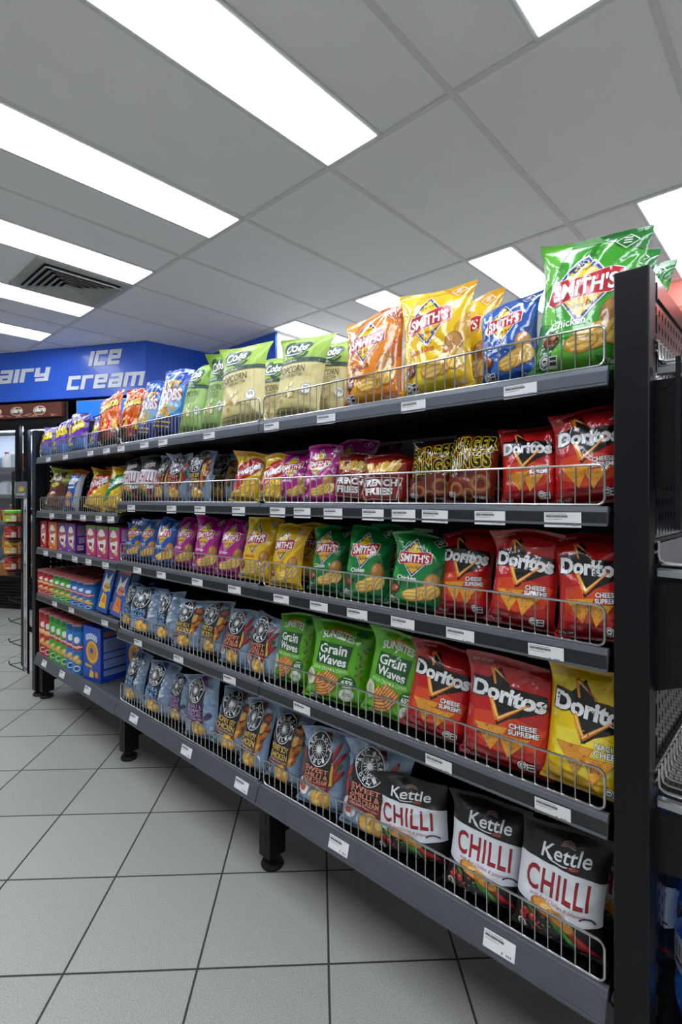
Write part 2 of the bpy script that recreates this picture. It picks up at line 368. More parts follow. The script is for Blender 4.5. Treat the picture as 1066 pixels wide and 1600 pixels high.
def doritos(base, deep, warm, sub, subc='f4f4f2', subout='5a1010'):
    a = Art(base); rg = random.Random(4)
    a.poly([(0, 14), (10, 14), (10, 12.4), (6, 12.9), (0, 12.1)], deep); a.poly([(0, 0), (10, 0), (10, 1.8), (5, 1.0), (0, 2.4)], deep)
    a.poly([(1.2, 6.6), (5, 7.2), (9.5, 6.0), (8.6, 3.2), (4.6, 2.2), (1.2, 3.6)], warm)
    a.poly([(.5, 9.0), (.7, 11.0), (2.6, 10.9), (4.0, 12.6), (5.2, 10.5), (9.2, 10.3), (9.6, 8.6), (8.6, 8.0), (5.6, 6.6), (4.2, 5.4), (3.0, 8.6)], '17120f')
    a.line([(3.0, 12.4), (3.5, 10.4)], .42, 'e9922a', .25); a.line([(3.05, 12.5), (5.4, 10.6)], .38, 'c24a1c', .1); a.line([(3.2, 12.3), (4.3, 11.4)], .2, 'f7cf6a', .08)
    a.text('Doritos', 5.0, 9.35, 8.6, 2.1, 'f2f2f2', rot=-3, bold=.045, out=('151010', .045))
    a.line([(3.2, 8.6), (4.25, 6.1)], .55, 'e9922a', .62); a.line([(4.1, 6.1), (7.6, 8.9)], .62, 'd8661c', .2); a.line([(4.2, 6.25), (7.3, 8.7)], .26, 'f9d478', .1); a.line([(3.3, 8.4), (4.2, 6.5)], .2, 'f9d478')
    y = 5.9
    for k, t in enumerate(sub):
        a.text(t, 7.1 + .1 * k, y - .78 * k, 2.9 + .3 * k, .66, subc, rot=2, bold=.03, out=(subout, .05))
    a.tortilla([(1.4, 5.1), (5.5, 5.4), (3.8, 2.2)], 1); a.tortilla([(4.6, 4.4), (8.0, 4.6), (5.8, 1.9)], 2)
    a.badge(7.4, 1.5, .85); a.text('170g NET', 1.7, .9, 2.0, .45, 'f0f0f0', bold=.01)
    a.text('BEST BEFORE', 2.0, 13.0, 2.4, .3, 'e8c0b0', bold=0)
    return a
ART['dr'] = doritos('c41c1c', '9a1018', 'd9441c', ['CHEESE', 'SUPREME']); ART['dn'] = doritos('f2cf06', 'd9ab08', 'f6e040', ['NACHO', 'CHEESE'], 'f6f2ea', '3a2a10')

def burger():
    a = Art('6e2412'); a.poly([(0, 14), (10, 14), (10, 12.6), (0, 12.2)], '241412'); a.poly([(0, 0), (10, 0), (10, 2), (0, 1)], '511a10')
    for (x, y, r) in ((7.6, 3.6, 1.9), (3.2, 2.2, 1.5), (5.6, 1.6, 1.2)): a.ring(x, y, r, r * .9, r * .48, '8e4a22'); a.ring(x + .1, y + .1, r * .86, r * .76, r * .2, 'bb7038')
    a.text('BURGER', 4.9, 10.7, 9.0, 2.8, '15110c', rot=9, bold=.045, space=1.25, out=('f2dc1e', .04)); a.text('RINGS', 4.9, 7.5, 8.2, 2.8, '15110c', rot=9, bold=.045, space=1.25, out=('f2dc1e', .04))
    a.text('THE BIGGER', 2.9, 5.6, 3.2, .6, '2a120c', rot=5, bold=.02); a.text('TASTE', 2.5, 4.8, 2.0, .6, '2a120c', rot=5, bold=.02)
    a.badge(2.0, 1.4, .8); a.text('45g NET', 7.8, 1.2, 2.2, .5, 'f2f2f0', bold=.02); return a
ART['br'] = burger()
def fries():
    a = Art('8e1e16'); a.poly([(0, 14), (10, 14), (10, 12.8), (0, 12.8)], '6a120e'); rg = random.Random(7)
    for k in range(26):
        x = 1.2 + 7.4 * k / 25 + rg.uniform(-.2, .2); a.line([(x * .7 + 1.5, 8.2), (x + rg.uniform(-.5, .5), 10.2 + rg.uniform(0, 2.0))], .5, rg.choice(['e8b84a', 'f3d070', 'd69a34', 'f7dd92']))
    a.poly([(1.2, 8.6), (8.8, 8.6), (8.4, 7.6), (1.6, 7.6)], 'a02a1e'); a.text('The Original', 5, 8.1, 3.4, .55, 'f4e2d0', shear=.2, bold=0)
    q = [(.9, 7.0), (9.1, 7.0), (8.4, 1.4), (1.8, 1.4)]; a.line(q + q[:2], .22, 'e8d8d4')
    a.text('FRENCH', 5.0, 5.6, 6.8, 1.9, 'f4f2f0', rot=2, bold=.05); a.text('FRIES', 5.0, 3.3, 5.6, 1.9, 'f4f2f0', rot=2, bold=.05); a.text('45g NET', 5, .8, 2.2, .45, 'f0d0c8', bold=0); return a
ART['ff'] = fries()
def twist(band, dk):
    a = Art('f2c40e'); a.poly([(0, 14), (10, 14), (10, 13), (0, 12.5)], 'd9a20a')
    a.ell(5.0, 9.2, 5.0, 2.5, dk, 30, 24); a.ell(5.0, 9.3, 4.7, 2.2, band, 30, 24); a.text('Twisties', 5.0, 8.9, 8.2, 2.3, 'ffffff', rot=28, shear=.15, bold=.04, out=(dk, .04))
    a.ell(2.4, 4.6, 1.9, 2.3, band, -20, 20)
    for k, (x, y, r) in enumerate(((4.5, 4.2, 40), (6.6, 3.0, 65), (7.6, 5.2, 30), (3.4, 2.4, 20), (5.6, 1.6, 10), (8.0, 1.9, 80))):
        a.ell(x, y, 1.5, .55, 'c98a12', r, 14); a.ell(x, y + .1, 1.3, .4, 'f2c64a', r, 14); a.ell(x + .2, y + .2, .7, .16, 'fbe39a', r, 10)
    a.badge(1.7, 1.0, .7); return a
ART['tw'] = twist('cf2420', '8e1414'); ART['tg'] = twist('12823c', '0a5426')
def rrd(lines, tc, strip, sticker, extras):
    a = Art('90a8c4'); rg = random.Random(len(lines[0]))
    for k in range(60):
        a.ell(rg.uniform(.4, 9.6), rg.uniform(.4, 13.6), rg.uniform(.3, 1.1), rg.uniform(.15, .5), rg.choice(['7d98b6', '9fb5ce', 'b4c6d9', '7390b0', '96aeca']), rg.uniform(0, 180), 8, .25, k)
    if extras == 'chilli':
        for (x, y, r, L) in ((7.7, 10.6, 70, 1.9), (8.3, 9.4, 55, 1.8), (7.9, 7.4, 80, 2.0), (7.6, 5.6, 60, 1.7), (8.4, 6.6, 50, 1.5), (.9, 8.4, 70, 1.8), (.8, 6.2, 95, 1.6)):
            a.ell(x, y, L, .42, '6e0f12', r, 14); a.ell(x - .08, y + .1, L * .85, .22, 'b8242a', r, 12)
        a.ell(8.6, 8.4, .7, .4, '2c5a26', 60, 10); a.rect(6.9, 5.0, 7.5, 8.4, 'd9b23a', 4)
        a.ell(1.7, 3.6, 1.3, 1.5, 'e6e6e2', 10, 18); a.ell(1.6, 3.5, .8, .9, 'c04a2a', 10, 12, .2, 4)
    elif extras == 'honey':
        for (x, y, r) in ((8.2, 10.8, 1.3), (8.4, 8.9, 1.2), (8.0, 7.0, 1.1), (7.6, 5.4, 1.0)): a.ell(x, y, r, r * .9, rg.choice(['6a2410', '8c3a16']), 0, 12, .2, int(x * 9)); a.ell(x + .2, y + .2, r * .6, r * .4, 'b9642a', 20, 10, .2, 5)
        for k in range(7): a.ell(7.8 + rg.uniform(-.7, .9), 4.6 + .8 * k, .75, .5, rg.choice(['d8921e', 'eab44a', 'c67a14']), rg.uniform(0, 90), 10, .15, k)
        a.ell(1.5, 3.2, 1.1, 1.0, '3a1c10', 0, 14); a.ring(1.5, 3.2, 1.2, 1.1, .14, 'd0d4d8', 18, 180, 360)
    elif extras == 'salt':
        for k in range(9): a.ell(7.9 + rg.uniform(-.8, 1), 4.8 + rg.uniform(0, 5.5), .5, .3, rg.choice(['c6d2de', 'e2e8ee', 'a9bacb']), rg.uniform(0, 90), 8, .2, k)
        a.poly([(4.0, 12.2), (6.0, 12.2), (5.6, 13.6), (4.2, 13.6)], sticker)
    else:
        a.poly([(4.4, 12.0), (7.2, 11.4), (6.4, 13.4), (5.4, 13.8)], sticker); a.ell(8.2, 5.2, 1.0, .6, '4a2a5c', 30, 12)
    a.poly([(3.2, 12.6), (6.0, 13.4), (6.6, 12.2), (5, 11.6)], sticker)
    a.poly([(1.3, 10.4), (7.0, 10.4), (7.0, 4.9), (1.3, 4.9)], '15161a'); a.poly([(1.3, 5.0), (7.0, 5.0), (7.2, 3.3), (1.3, 3.9)], strip)
    a.text('Deli Style Potato Chips', 4.2, 4.45, 4.8, .42, 'e8dcd4', shear=.3, rot=-3, bold=0); a.rect(2.0, 3.75, 6.2, 3.9, 'cbb8ae', -3)
    a.ell(4.15, 10.4, 2.55, 2.75, 'e6e8ea', 0, 30); a.ell(4.15, 10.4, 2.4, 2.6, '17181c', 0, 30); a.ring(4.15, 10.4, 1.52, 1.62, .09, 'e6e8ea', 26)
    for k in range(16):
        b = 2 * math.pi * k / 16; a.line([(4.15, 10.4), (4.15 + 1.25 * math.cos(b), 10.4 + 1.35 * math.sin(b))], .26, 'd6d9dc', .03)
    a.ell(4.15, 10.4, .42, .44, 'f2f3f4', 0, 14)
    a.ringtext('RED ROCK', 4.15, 10.4, 1.98, .66, 'f2f3f4', 172, 8, .03); a.ringtext('DELI', 4.15, 10.4, 1.98, .66, 'f2f3f4', 232, 308, .03)
    n = len(lines); H = 2.9 / n
    for k, t in enumerate(lines): a.text(t, 4.15, 7.55 - (k + .5) * 2.7 / n, 5.0 if len(t) > 4 else 3.2, min(1.15, H * .84), tc, bold=.03)
    a.chip(5.2, 2.9, 1.5, 1.15, 30, False, ('b8791e', 'e2a93a', 'f4d480')); a.chip(6.6, 2.4, 1.2, 1.2, 70, False, ('b8791e', 'd99c30', 'f2cc70')); a.chip(5.0, 1.9, 1.1, .7, -10, False, ('a86c18', 'e6b24a', 'f4d480'))
    a.text('165g', 8.6, .9, 1.2, .45, 'e8eef4', bold=.01)
    return a
ART['rh'] = rrd(['HONEY SOY', 'CHICKEN'], 'd8b45c', '6a4a34', '7a3c14', 'honey'); ART['rc'] = rrd(['SWEET', 'CHILLI &', 'SOUR CREAM'], 'd9876a', '7e1c1e', '4a1414', 'chilli')
ART['rs'] = rrd(['NATURAL', 'SEA SALT'], '7fb0dc', '33608e', '2a6cc0', 'salt'); ART['rv'] = rrd(['SEA SALT &', 'BALSAMIC', 'VINEGAR'], 'a884bc', '553468', '6a2a86', 'balsamic')
def kettle():
    a = Art('1c1d1f', 'satin_film'); rg = random.Random(2)
    top = [(x, 9.35 + .12 * math.sin(x * 3.1) + rg.uniform(-.1, .1) - .05 * (x - 5)) for x in np.linspace(10, 0, 30)]; bot = [(x, 4.35 + .15 * math.sin(x * 2.3) + rg.uniform(-.1, .1) + (.9 if x > 6 else 0) * (x - 6) / 4 - .1 * x) for x in np.linspace(0, 10, 30)]
    a.poly(bot + top, 'e6e8ec')
    a.ring(4.9, 10.55, 1.7, .72, .15, 'e8e8e8', 20, 185, 320); a.ell(6.3, 10.0, .7, .22, '9a4634', 5, 12)
    for k in range(3): a.line([(4.6 + .1 * k, 12.0 + .22 * k), (5.4, 12.25 + .2 * k), (6.2 - .1 * k, 12.0 + .22 * k)], .13, '8d6f62')
    a.text('Kettle', 5.3, 11.1, 5.6, 1.7, 'f2f2f2', rot=3, shear=.12, bold=.012)
    a.text('CHILLI', 4.8, 7.3, 7.2, 3.0, 'a81c26', bold=.0, space=1.1, out=[('5c1014', .02)]); 
    a.text('with Red Chillies & Jalapeno', 5.0, 5.1, 6.4, .6, 'b04a50', shear=.35, rot=-2, bold=0)
    for (x, y, r, L, c, c2) in ((8.0, 1.8, -38, 2.2, '8e1418', 'c9342e'), (6.0, 2.2, -35, 1.6, '2a6a24', '58a83c'), (5.2, 3.1, -20, .9, '3f7a24', '8cc050'), (1.9, 3.4, -40, 1.0, '24551e', '4d8a36')): a.ell(x, y, L, .5, c, r, 16); a.ell(x + .05, y + .14, L * .8, .22, c2, r, 12)
    for k in range(22): a.ell(rg.uniform(1.2, 4.6), rg.uniform(1.2, 3.4), .14, .14, rg.choice(['3d7a2c', '8e2a20', '6a9a3c', '1f3a18', 'a84a30']), 0, 7)
    for (x, y) in ((1.5, 2.9), (2.4, 2.6), (1.2, 2.2)): a.ell(x, y, .45, .45, '9c1f1c', 0, 12); a.ell(x - .1, y + .14, .2, .15, 'd8665a', 0, 8)
    a.chip(3.6, 4.3, 1.6, .8, -12, False, ('a8681c', 'd99a3c', 'efc478')); a.chip(5.6, 3.7, 1.7, .75, -25, False, ('a8681c', 'd39236', 'efc478'))
    a.ring(8.4, 4.6, .9, .6, .2, '3a2a30', 14, 10, 170); a.ell(1.2, 1.3, .5, .5, 'd8d8d6', 0, 14); a.ell(1.2, 1.3, .34, .34, '444444', 0, 10)
    for k in range(3): a.ring(6.4 + .8 * k, .9, .3, .3, .06, 'b8b8b8', 10)
    return a
ART['kc'] = kettle()
def grain():
    a = Art('62b816'); a.poly([(0, 14), (10, 14), (10, 12.9), (0, 13.2)], '4a9a10'); a.poly([(0, 0), (4, 0), (10, 3), (10, 0), (0, 0)], '56a812'); a.poly([(7.6, 12), (10, 10.6), (10, 3), (8.4, 4)], '58ac12')
    for k in range(9): b = R(15 + 150 * k / 8); a.line([(4.5 + 1.5 * math.cos(b), 11.6 + 1.0 * math.sin(b)), (4.5 + 2.1 * math.cos(b), 11.6 + 1.5 * math.sin(b))], .24, 'e08a24', .05)
    a.ring(4.5, 11.6, 1.5, 1.05, .35, 'e08a24', 20, 0, 180)
    a.text('SUNBITES', 4.5, 11.3, 5.2, 1.3, 'f4f6ee', bold=.02, arch=.45, taper=0)
    a.poly([(1.7, 10.2), (7.2, 10.2), (7.0, 6.3), (1.5, 6.5)], '1d5a26')
    a.text('Grain', 4.2, 9.2, 4.6, 1.7, 'f6f6f2', rot=2, bold=.025, taper=.25); a.text('Waves', 4.3, 7.35, 4.9, 1.5, 'f6f6f2', rot=-2, bold=.025)
    a.text('SOUR CREAM & CHIVES', 4.2, 5.75, 6.0, .6, 'dcf0c0', bold=.01)
    rg = random.Random(6)
    for k, (x, y, r) in enumerate(((4.0, 4.5, 60), (2.8, 3.9, 65), (5.2, 4.0, 60), (3.4, 2.9, 20), (4.9, 2.8, 55), (3.6, 2.0, 15))):
        for j in range(3): p = a._rot([(x + (j - 1) * .0, y + (j - 1) * .42)], (x, y), r)[0]; a.ell(p[0], p[1], 1.15, .34, '8e4a18', r, 12); a.ell(p[0], p[1] + .06, 1.05, .22, 'd68a3c', r, 12); a.ell(p[0], p[1] + .1, .8, .08, 'efb972', r, 8)
    a.ell(1.3, 4.0, .9, 1.4, 'd8d4b8', 10, 14, .1, 3); a.ell(1.3, 4.0, .5, .9, 'b8b090', 10, 10, .1, 4)
    for k in range(14): x = 8.7 + rg.uniform(-.6, .6); y = 5.2 + .4 * k; a.ell(x, y, .3, .16, rg.choice(['6a5a1c', '3a6a18', '8a6a2a']), rg.uniform(0, 180), 7)
    a.ell(7.4, 4.2, 1.15, 1.15, '14602c', 0, 22); a.text('65%', 7.4, 4.1, 1.6, .75, 'eef6e6', bold=.03); a.rect(6.8, 4.75, 8.0, 4.9, 'cfe6c0'); a.rect(6.8, 3.3, 8.0, 3.45, 'cfe6c0')
    a.ell(7.5, 2.2, .95, .95, 'e4ead8', 0, 20); a.text('30%', 7.5, 2.25, 1.1, .5, '5a6a50', bold=.01)
    a.ell(7.9, 12.4, .9, .45, '12602c', -8, 12); a.badge(2.0, .9, .7); return a
ART['gw'] = grain()
def cobs(bottom, lines, top='9cc43c', body='green'):
    a = Art(bottom, 'satin_film'); a.poly([(0, 9.0), (10, 9.2), (10, 14), (0, 14)], top)
    for k in range(12): a.rect(.4 + .8 * k, .2, .46 + .8 * k, 13.6, 'b5d468' if bottom != 'e3d596' else 'd9cf86')
    a.poly([(0, 9.4), (10, 9.4), (10, 8.7), (0, 8.7)], '21483a'); a.text('NATURAL', 3.2, 9.05, 3.6, .42, 'e8f0dc', bold=.01, space=1.2)
    a.ell(4.2, 11.3, 2.9, 1.35, '21483a', 8, 26, .03, 2); a.ell(2.4, 11.7, 1.2, 1.5, '21483a', 0, 18); a.ring(5.2, 10.6, 1.9, 1.2, .5, '21483a', 16, 200, 350)
    a.text('Cobs', 4.0, 11.5, 4.7, 1.75, 'f4f4ea', rot=3, bold=.03); a.ring(3.6, 11.0, 2.4, .9, .18, 'f4f4ea', 18, 200, 330)
    a.text('POPCORN', 4.1, 7.5, 6.0, 1.15, '3c4034', bold=0, rot=2)
    for k, t in enumerate(lines): a.text(t, 4.1, 6.5 - .62 * k, 5.4, .48, '4c5044', bold=0, rot=2)
    rg = random.Random(3)
    for k in range(16): a.ell(4.2 + rg.gauss(0, 1.2), 3.6 + rg.gauss(0, .6), .4, .34, rg.choice(['f1e2b0', 'd8b870', 'c99a4a', 'f6edd0']), rg.uniform(0, 90), 9, .25, k)
    a.ell(7.9, 4.2, .95, .95, 'eef0e2', 0, 20); a.ring(7.9, 4.2, .9, .9, .08, '6a6e60', 20); a.text('99', 7.9, 4.3, .95, .75, '4c5044', bold=0)
    a.rect(1.2, 1.2, 5.8, 1.3, '8a9060'); a.rect(1.2, .8, 4.6, .88, '8a9060'); return a
ART['cb'] = cobs('e3d596', ['BEST EVER BUTTER']); ART['cg'] = cobs('9fc56a', ['LIGHTLY SALTED', 'SLIGHTLY SWEET'], '86b63a')
def toobs():
    a = Art('3f8ed8'); a.poly([(0, 9.8), (10, 10.4), (10, 14), (0, 14)], '1c50b0'); a.poly([(0, 0), (10, 0), (10, 4.2), (0, 3.6)], '142a78'); a.ell(5, 6, 4.6, 2.4, '8cc0ea', 10, 22)
    a.line([(2.2, 12.0), (3.0, 12.8), (3.6, 11.9), (4.6, 12.9), (5.4, 12.0), (6.6, 12.9)], .28, 'a8d4f4')
    a.text('TASTY', 5.4, 10.2, 6.0, 1.5, 'f2b41c', rot=4, bold=.05, out=('7a3a10', .03)); a.text('TOOBS', 5.0, 8.0, 8.6, 2.5, 'f4f2f2', rot=6, bold=.05, out=('b8242a', .05))
    rg = random.Random(8)
    for k in range(22): a.ell(4.8 + rg.gauss(0, 1.6), 4.9 + rg.gauss(0, .5), .9, .38, rg.choice(['d8ac58', 'ecc87c', 'c08c3a']), rg.uniform(-40, 40), 10)
    for y in (2.7, 1.9):
        for x in (2.4, 4.2, 6.0, 7.6): a.rect(x - .7, y - .16, x + .6, y + .16, 'd9b84a')
    return a
ART['to'] = toobs()
def cheet():
    a = Art('e0661a'); a.poly([(0, 12.6), (10, 12.8), (10, 14), (0, 14)], 'c24c10'); a.poly([(0, 0), (10, 0), (10, 5.0), (7.5, 3.8), (4, 5.6), (0, 4.4)], '2a1210')
    for (x, h, c) in ((1.6, 3.4, 'f2a41e'), (3.4, 4.4, 'd8301c'), (5.4, 3.6, 'f2a41e'), (7.2, 4.6, 'd8301c'), (8.8, 3.2, 'f6c23a')): a.poly([(x - 1.2, 3.6), (x + 1.2, 3.6), (x + .5, 5.6), (x, 3.6 + h), (x - .6, 5.4)], c)
    a.text('Cheetos', 5.0, 10.0, 8.6, 2.3, 'f6c71e', rot=14, bold=.05, out=('17100c', .07))
    for k in range(6): a.ell(5.6 + .6 * k, 2.4 + .25 * (k % 3), 1.5, .4, '8e2416', 15 + 12 * k, 12); 
    a.badge(1.8, 1.0, .7); return a
ART['ch'] = cheet()
def taki():
    a = Art('54289a'); a.poly([(0, 0), (10, 0), (10, 4.6), (0, 3.4)], '2f6fb8'); a.poly([(0, 12.8), (10, 12.4), (10, 14), (0, 14)], '3f1c7c'); a.ell(5.2, 6.2, 4.4, 1.6, '6f3cb4', 20, 18)
    a.text('Takis', 5.0, 8.6, 8.0, 4.2, 'f2dc1e', rot=24, bold=.05, out=('6a1a50', .03)); a.ell(6.4, 3.0, 2.2, .7, '2a4aa8', 20, 14); a.ell(3.8, 3.8, 1.5, .6, 'd8b03a', 35, 12); a.ell(4.6, 2.4, 1.4, .5, 'c89a2c', 10, 12); return a
ART['tk'] = taki()
def thin():
    a = Art('1e56ac'); a.poly([(0, 11.4), (10, 12.4), (10, 14), (0, 14)], 'e07a28'); a.ell(4.6, 9.4, 3.2, 1.1, 'e8eaf0', 8, 20); a.line([(2.4, 9.2), (3.2, 9.9), (3.8, 9.1), (4.8, 9.9), (5.6, 9.2), (6.6, 9.8)], .2, 'c0282c')
    a.rect(2.0, 7.0, 7.4, 7.6, 'dfe4ee', 5); a.chip(4.4, 4.6, 2.4, 1.3, 10, True, ('c0661c', 'e8963a', 'f2bc70')); a.chip(5.4, 2.0, 1.9, 1.0, -8, True, ('c0661c', 'e8963a', 'f2bc70')); a.poly([(7.9, 0), (10, 0), (10, 12.4), (8.3, 12.2)], 'b9bdc4'); return a
ART['th'] = thin()
def lime():
    a = Art('5e2d1a'); a.poly([(0, 7.6), (10, 9.2), (10, 14), (0, 14)], 'a9b82a'); rg = random.Random(9)
    for k in range(12): a.ell(rg.uniform(1, 9), rg.uniform(9, 13), .7, .5, rg.choice(['c9d64a', '7d8e1c', 'dfe68a']), rg.uniform(0, 90), 9, .2, k)
    a.poly([(1.6, 6), (3.4, 12.4), (8.4, 12.8), (8.2, 6.6)], '6a351e'); a.line([(3.2, 9.6), (4.2, 11.4), (5, 9.2), (6, 11.4), (6.8, 9.4), (7.8, 11.0)], .5, 'e8e2c0'); a.ell(5.4, 8.0, 2.2, .8, 'c8d04a', 10, 14); a.ell(4.6, 4.2, 2.4, 1.2, '8c4a24', 12, 14); a.rect(1.6, 1.4, 4.2, 1.9, 'd8d0c0'); return a
ART['lm'] = lime()
cy = Art('f0b81c'); cy.poly([(0, 9.5), (10, 11), (10, 14), (0, 14)], 'd05a1e'); cy.ell(5, 8, 3.6, 2, 'c42a1e', 20, 18); ART['cy'] = cy
DESC = dict(sg=('bright green chicken chip bag', 'chip bag'), sd=('dark green chicken chip bag', 'chip bag'), sb=('deep blue chip bag', 'chip bag'),
    sy=('yellow chip bag with red banner', 'chip bag'), so=('orange barbecue chip bag', 'chip bag'), sp=('magenta chip bag', 'chip bag'),
    dr=('red cheese corn chip bag', 'corn chip bag'), dn=('yellow nacho corn chip bag', 'corn chip bag'), br=('brown burger ring snack bag', 'snack bag'),
    ff=('dark red french fry snack bag', 'snack bag'), tw=('yellow snack bag with red oval', 'snack bag'), tg=('yellow snack bag with green oval', 'snack bag'),
    rh=('blue-grey honey soy chip bag', 'chip bag'), rc=('blue-grey sweet chilli chip bag', 'chip bag'), rs=('blue-grey sea salt chip bag', 'chip bag'), rv=('blue-grey and purple balsamic chip bag', 'chip bag'),
    kc=('black and white chilli chip bag', 'chip bag'), gw=('lime green grain snack bag', 'snack bag'), cb=('cream and green popcorn bag', 'popcorn bag'), cg=('all green popcorn bag', 'popcorn bag'),
    to=('blue snack bag with puffy lettering', 'snack bag'), ch=('orange flame-printed snack bag', 'snack bag'), tk=('purple snack bag with yellow lettering', 'snack bag'),
    th=('slim blue snack bag with orange top', 'snack bag'), lm=('brown snack bag with lime green top', 'snack bag'), cy=('plain yellow snack bag', 'snack bag'))

# ------------------------------------------------------------------ pillow packets
LY = .931                                   # plane of the shelf lips
ZS = {1: 1.289, 2: 1.053, 3: .818, 4: .542, 5: .252, 22: 1.009}
SHELFN = {1: 'top shelf', 2: 'second shelf', 3: 'third shelf', 4: 'fourth shelf', 5: 'bottom shelf', 22: 'second shelf'}
def film_surface(W, H, rg, roll=0):
    nr = np.random.RandomState(rg.randrange(10**6))
    u = np.linspace(0, 1, NU + 1); V, U = np.meshgrid(VROWS, u, indexing='ij'); x = 2 * U - 1
    T = min(.057, .40 * W) * rg.uniform(.85, 1.1)
    vv = np.clip((V - .04) / .915, 0, 1); e = 2 * vv - 1
    prof = np.where(e < 0, np.maximum(0, 1 - np.abs(e) ** 8) ** .5, np.maximum(0, 1 - np.abs(e) ** 2.3) ** .68) * (1.0 + .22 * (.42 - vv)); side = np.maximum(0, 1 - np.abs(x) ** 2.3) ** .66
    hf = T * .56 * prof * side; hb = T * .42 * prof * side
    wid = 1 - .125 * np.where(e < 0, prof * (.75 + .25 * vv * 2), prof) + .018 * nr.uniform(-1, 1) * np.sin(4 * V)
    px = x * W / 2 * wid + .006 * nr.uniform(-1, 1) * np.sin(3 * V + nr.uniform(0, 6))
    pz = V * H
    cr = np.zeros_like(U)
    def crease(cu, cv, ang, L, wd, amp, sharp):
        du = (U - cu) * W; dv = (V - cv) * H; s = du * math.cos(ang) + dv * math.sin(ang); d = -du * math.sin(ang) + dv * math.cos(ang)
        k = np.exp(-np.abs(d) / wd) if sharp else np.exp(-(d / wd) ** 2)
        return amp * k * np.exp(-(s / L) ** 2)
    for k in range(9):      # gathers running down from the top seal and up from the bottom one
        top = k < 6; cr += crease(nr.uniform(.06, .94), .92 if top else .07, math.pi / 2 + nr.uniform(-.7, .7), nr.uniform(.03, .07), nr.uniform(.006, .010), nr.uniform(-.0095, .0095), nr.rand() < .6)
    for k in range(8):      # side creases
        s_ = nr.choice([0.05, .95]) + nr.uniform(-.04, .1) * (1 if k % 2 else -1); cr += crease(s_, nr.uniform(.12, .9), nr.uniform(-.8, .8), nr.uniform(.02, .045), nr.uniform(.005, .009), nr.uniform(-.008, .008), True)
    for k in range(6):      # long diagonal folds
        cr += crease(nr.uniform(.15, .85), nr.uniform(.2, .85), nr.uniform(0, math.pi), nr.uniform(.03, .08), nr.uniform(.006, .012), nr.uniform(-.006, .006), nr.rand() < .5)
    for k in range(12):     # short sharp crinkles
        cr += crease(nr.uniform(.08, .92), nr.uniform(.1, .93), nr.uniform(0, math.pi), nr.uniform(.012, .03), nr.uniform(.004, .007), nr.uniform(-.004, .004), True)
    for k in range(5): cr += crease(nr.uniform(.2, .8), nr.uniform(.2, .8), 0, nr.uniform(.02, .04), nr.uniform(.02, .04), nr.uniform(-.005, .004), False)
    w = np.clip(side * 1.6, 0, 1) * np.clip(prof * 2.2, 0, 1)
    cr = cr * .78
    yf = -hf + cr * w; yb = hb + cr[:, ::-1] * .6 * w
    t = np.clip((V - .70) / .30, 0, 1); off = nr.uniform(-.012, .020) * t ** 2 + nr.uniform(-.012, .012) * x * t ** 1.5
    off = off + .004 * np.sin(3.0 * x + nr.uniform(0, 6)) * np.clip((V - .8) / .2, 0, 1)
    sg = -1 if roll >= 3 or roll <= -3 else nr.choice([-1, 1]); q = np.clip((x * sg - .25) / .75, 0, 1) * np.clip((V - .78) / .22, 0, 1); off = off + nr.uniform(-.038, .016) * q ** 1.4
    pz = pz - .010 * q * nr.rand() + .004 * np.sin(2.2 * x + nr.uniform(0, 6)) * np.clip((V - .6) / .4, 0, 1)
    yf = yf + off; yb = yb + off
    return np.stack([px, yf, pz], -1), np.stack([px, yb, pz], -1)
def grid_normals(G, flip):
    du = np.gradient(G, axis=1); dv = np.gradient(G, axis=0); n = np.cross(du, dv); n /= np.linalg.norm(n, axis=-1, keepdims=True) + 1e-12
    return -n if flip else n
def quads(r0, r1, off=0, flip=False):
    a = []
    for i in range(r0, r1):
        for j in range(NU):
            q = (off + i * (NU + 1) + j, off + i * (NU + 1) + j + 1, off + (i + 1) * (NU + 1) + j + 1, off + (i + 1) * (NU + 1) + j)
            a.append(q[::-1] if flip else q)
    return a
SEALROW = int(np.argmin(np.abs(VROWS - .955)))
def make_bag(code, W, H, rg, root, roll=0):
    art = ART[code]; F, B = film_surface(W, H, rg, roll); nF = grid_normals(F, False); nB = grid_normals(B, True)
    base = np.array([*lin(art.base), 1.0]); k = (NU + 1) * (NV + 1)
    # body between the seals: front and back film
    V = np.concatenate([F.reshape(-1, 3), B.reshape(-1, 3)]); N = np.concatenate([nF.reshape(-1, 3), nB.reshape(-1, 3)])
    def sub(rows, name, m, lift=0.0):
        fs = []
        for a, b in rows: fs += quads(a, b) + quads(a, b, k, True)
        fs = np.array(fs); ids, inv = np.unique(fs, return_inverse=True); inv = inv.reshape(fs.shape)
        me = np_mesh(name, V[ids] + N[ids] * lift, inv, np.tile(base, (len(ids), 1)), m, N[ids]); return link(name, me, root)
    sub([(2, SEALROW)], 'pouch', art.film)
    sub([(SEALROW, NV)], 'top_seal', 'film_seal', .0006); sub([(0, 2)], 'bottom_seal', 'film_seal', .0006)
    Gf = F.reshape(-1, 3); Nf = nF.reshape(-1, 3)
    def mapf(u, v):
        j = np.clip((u * NU).astype(int), 0, NU - 1); i = np.clip(np.searchsorted(VROWS, v, side='right') - 1, 0, NV - 1)
        fu = (u * NU - j)[:, None]; fv = ((v - VROWS[i]) / (VROWS[i + 1] - VROWS[i]))[:, None]; b = i * (NU + 1) + j
        def bl(A): return (A[b] * (1 - fu) + A[b + 1] * fu) * (1 - fv) + (A[b + NU + 1] * (1 - fu) + A[b + NU + 2] * fu) * fv
        n = bl(Nf); n /= np.linalg.norm(n, axis=1, keepdims=True) + 1e-12; return bl(Gf), n
    art_on('printed_front', art, mapf, root, art.film, first=.0007)
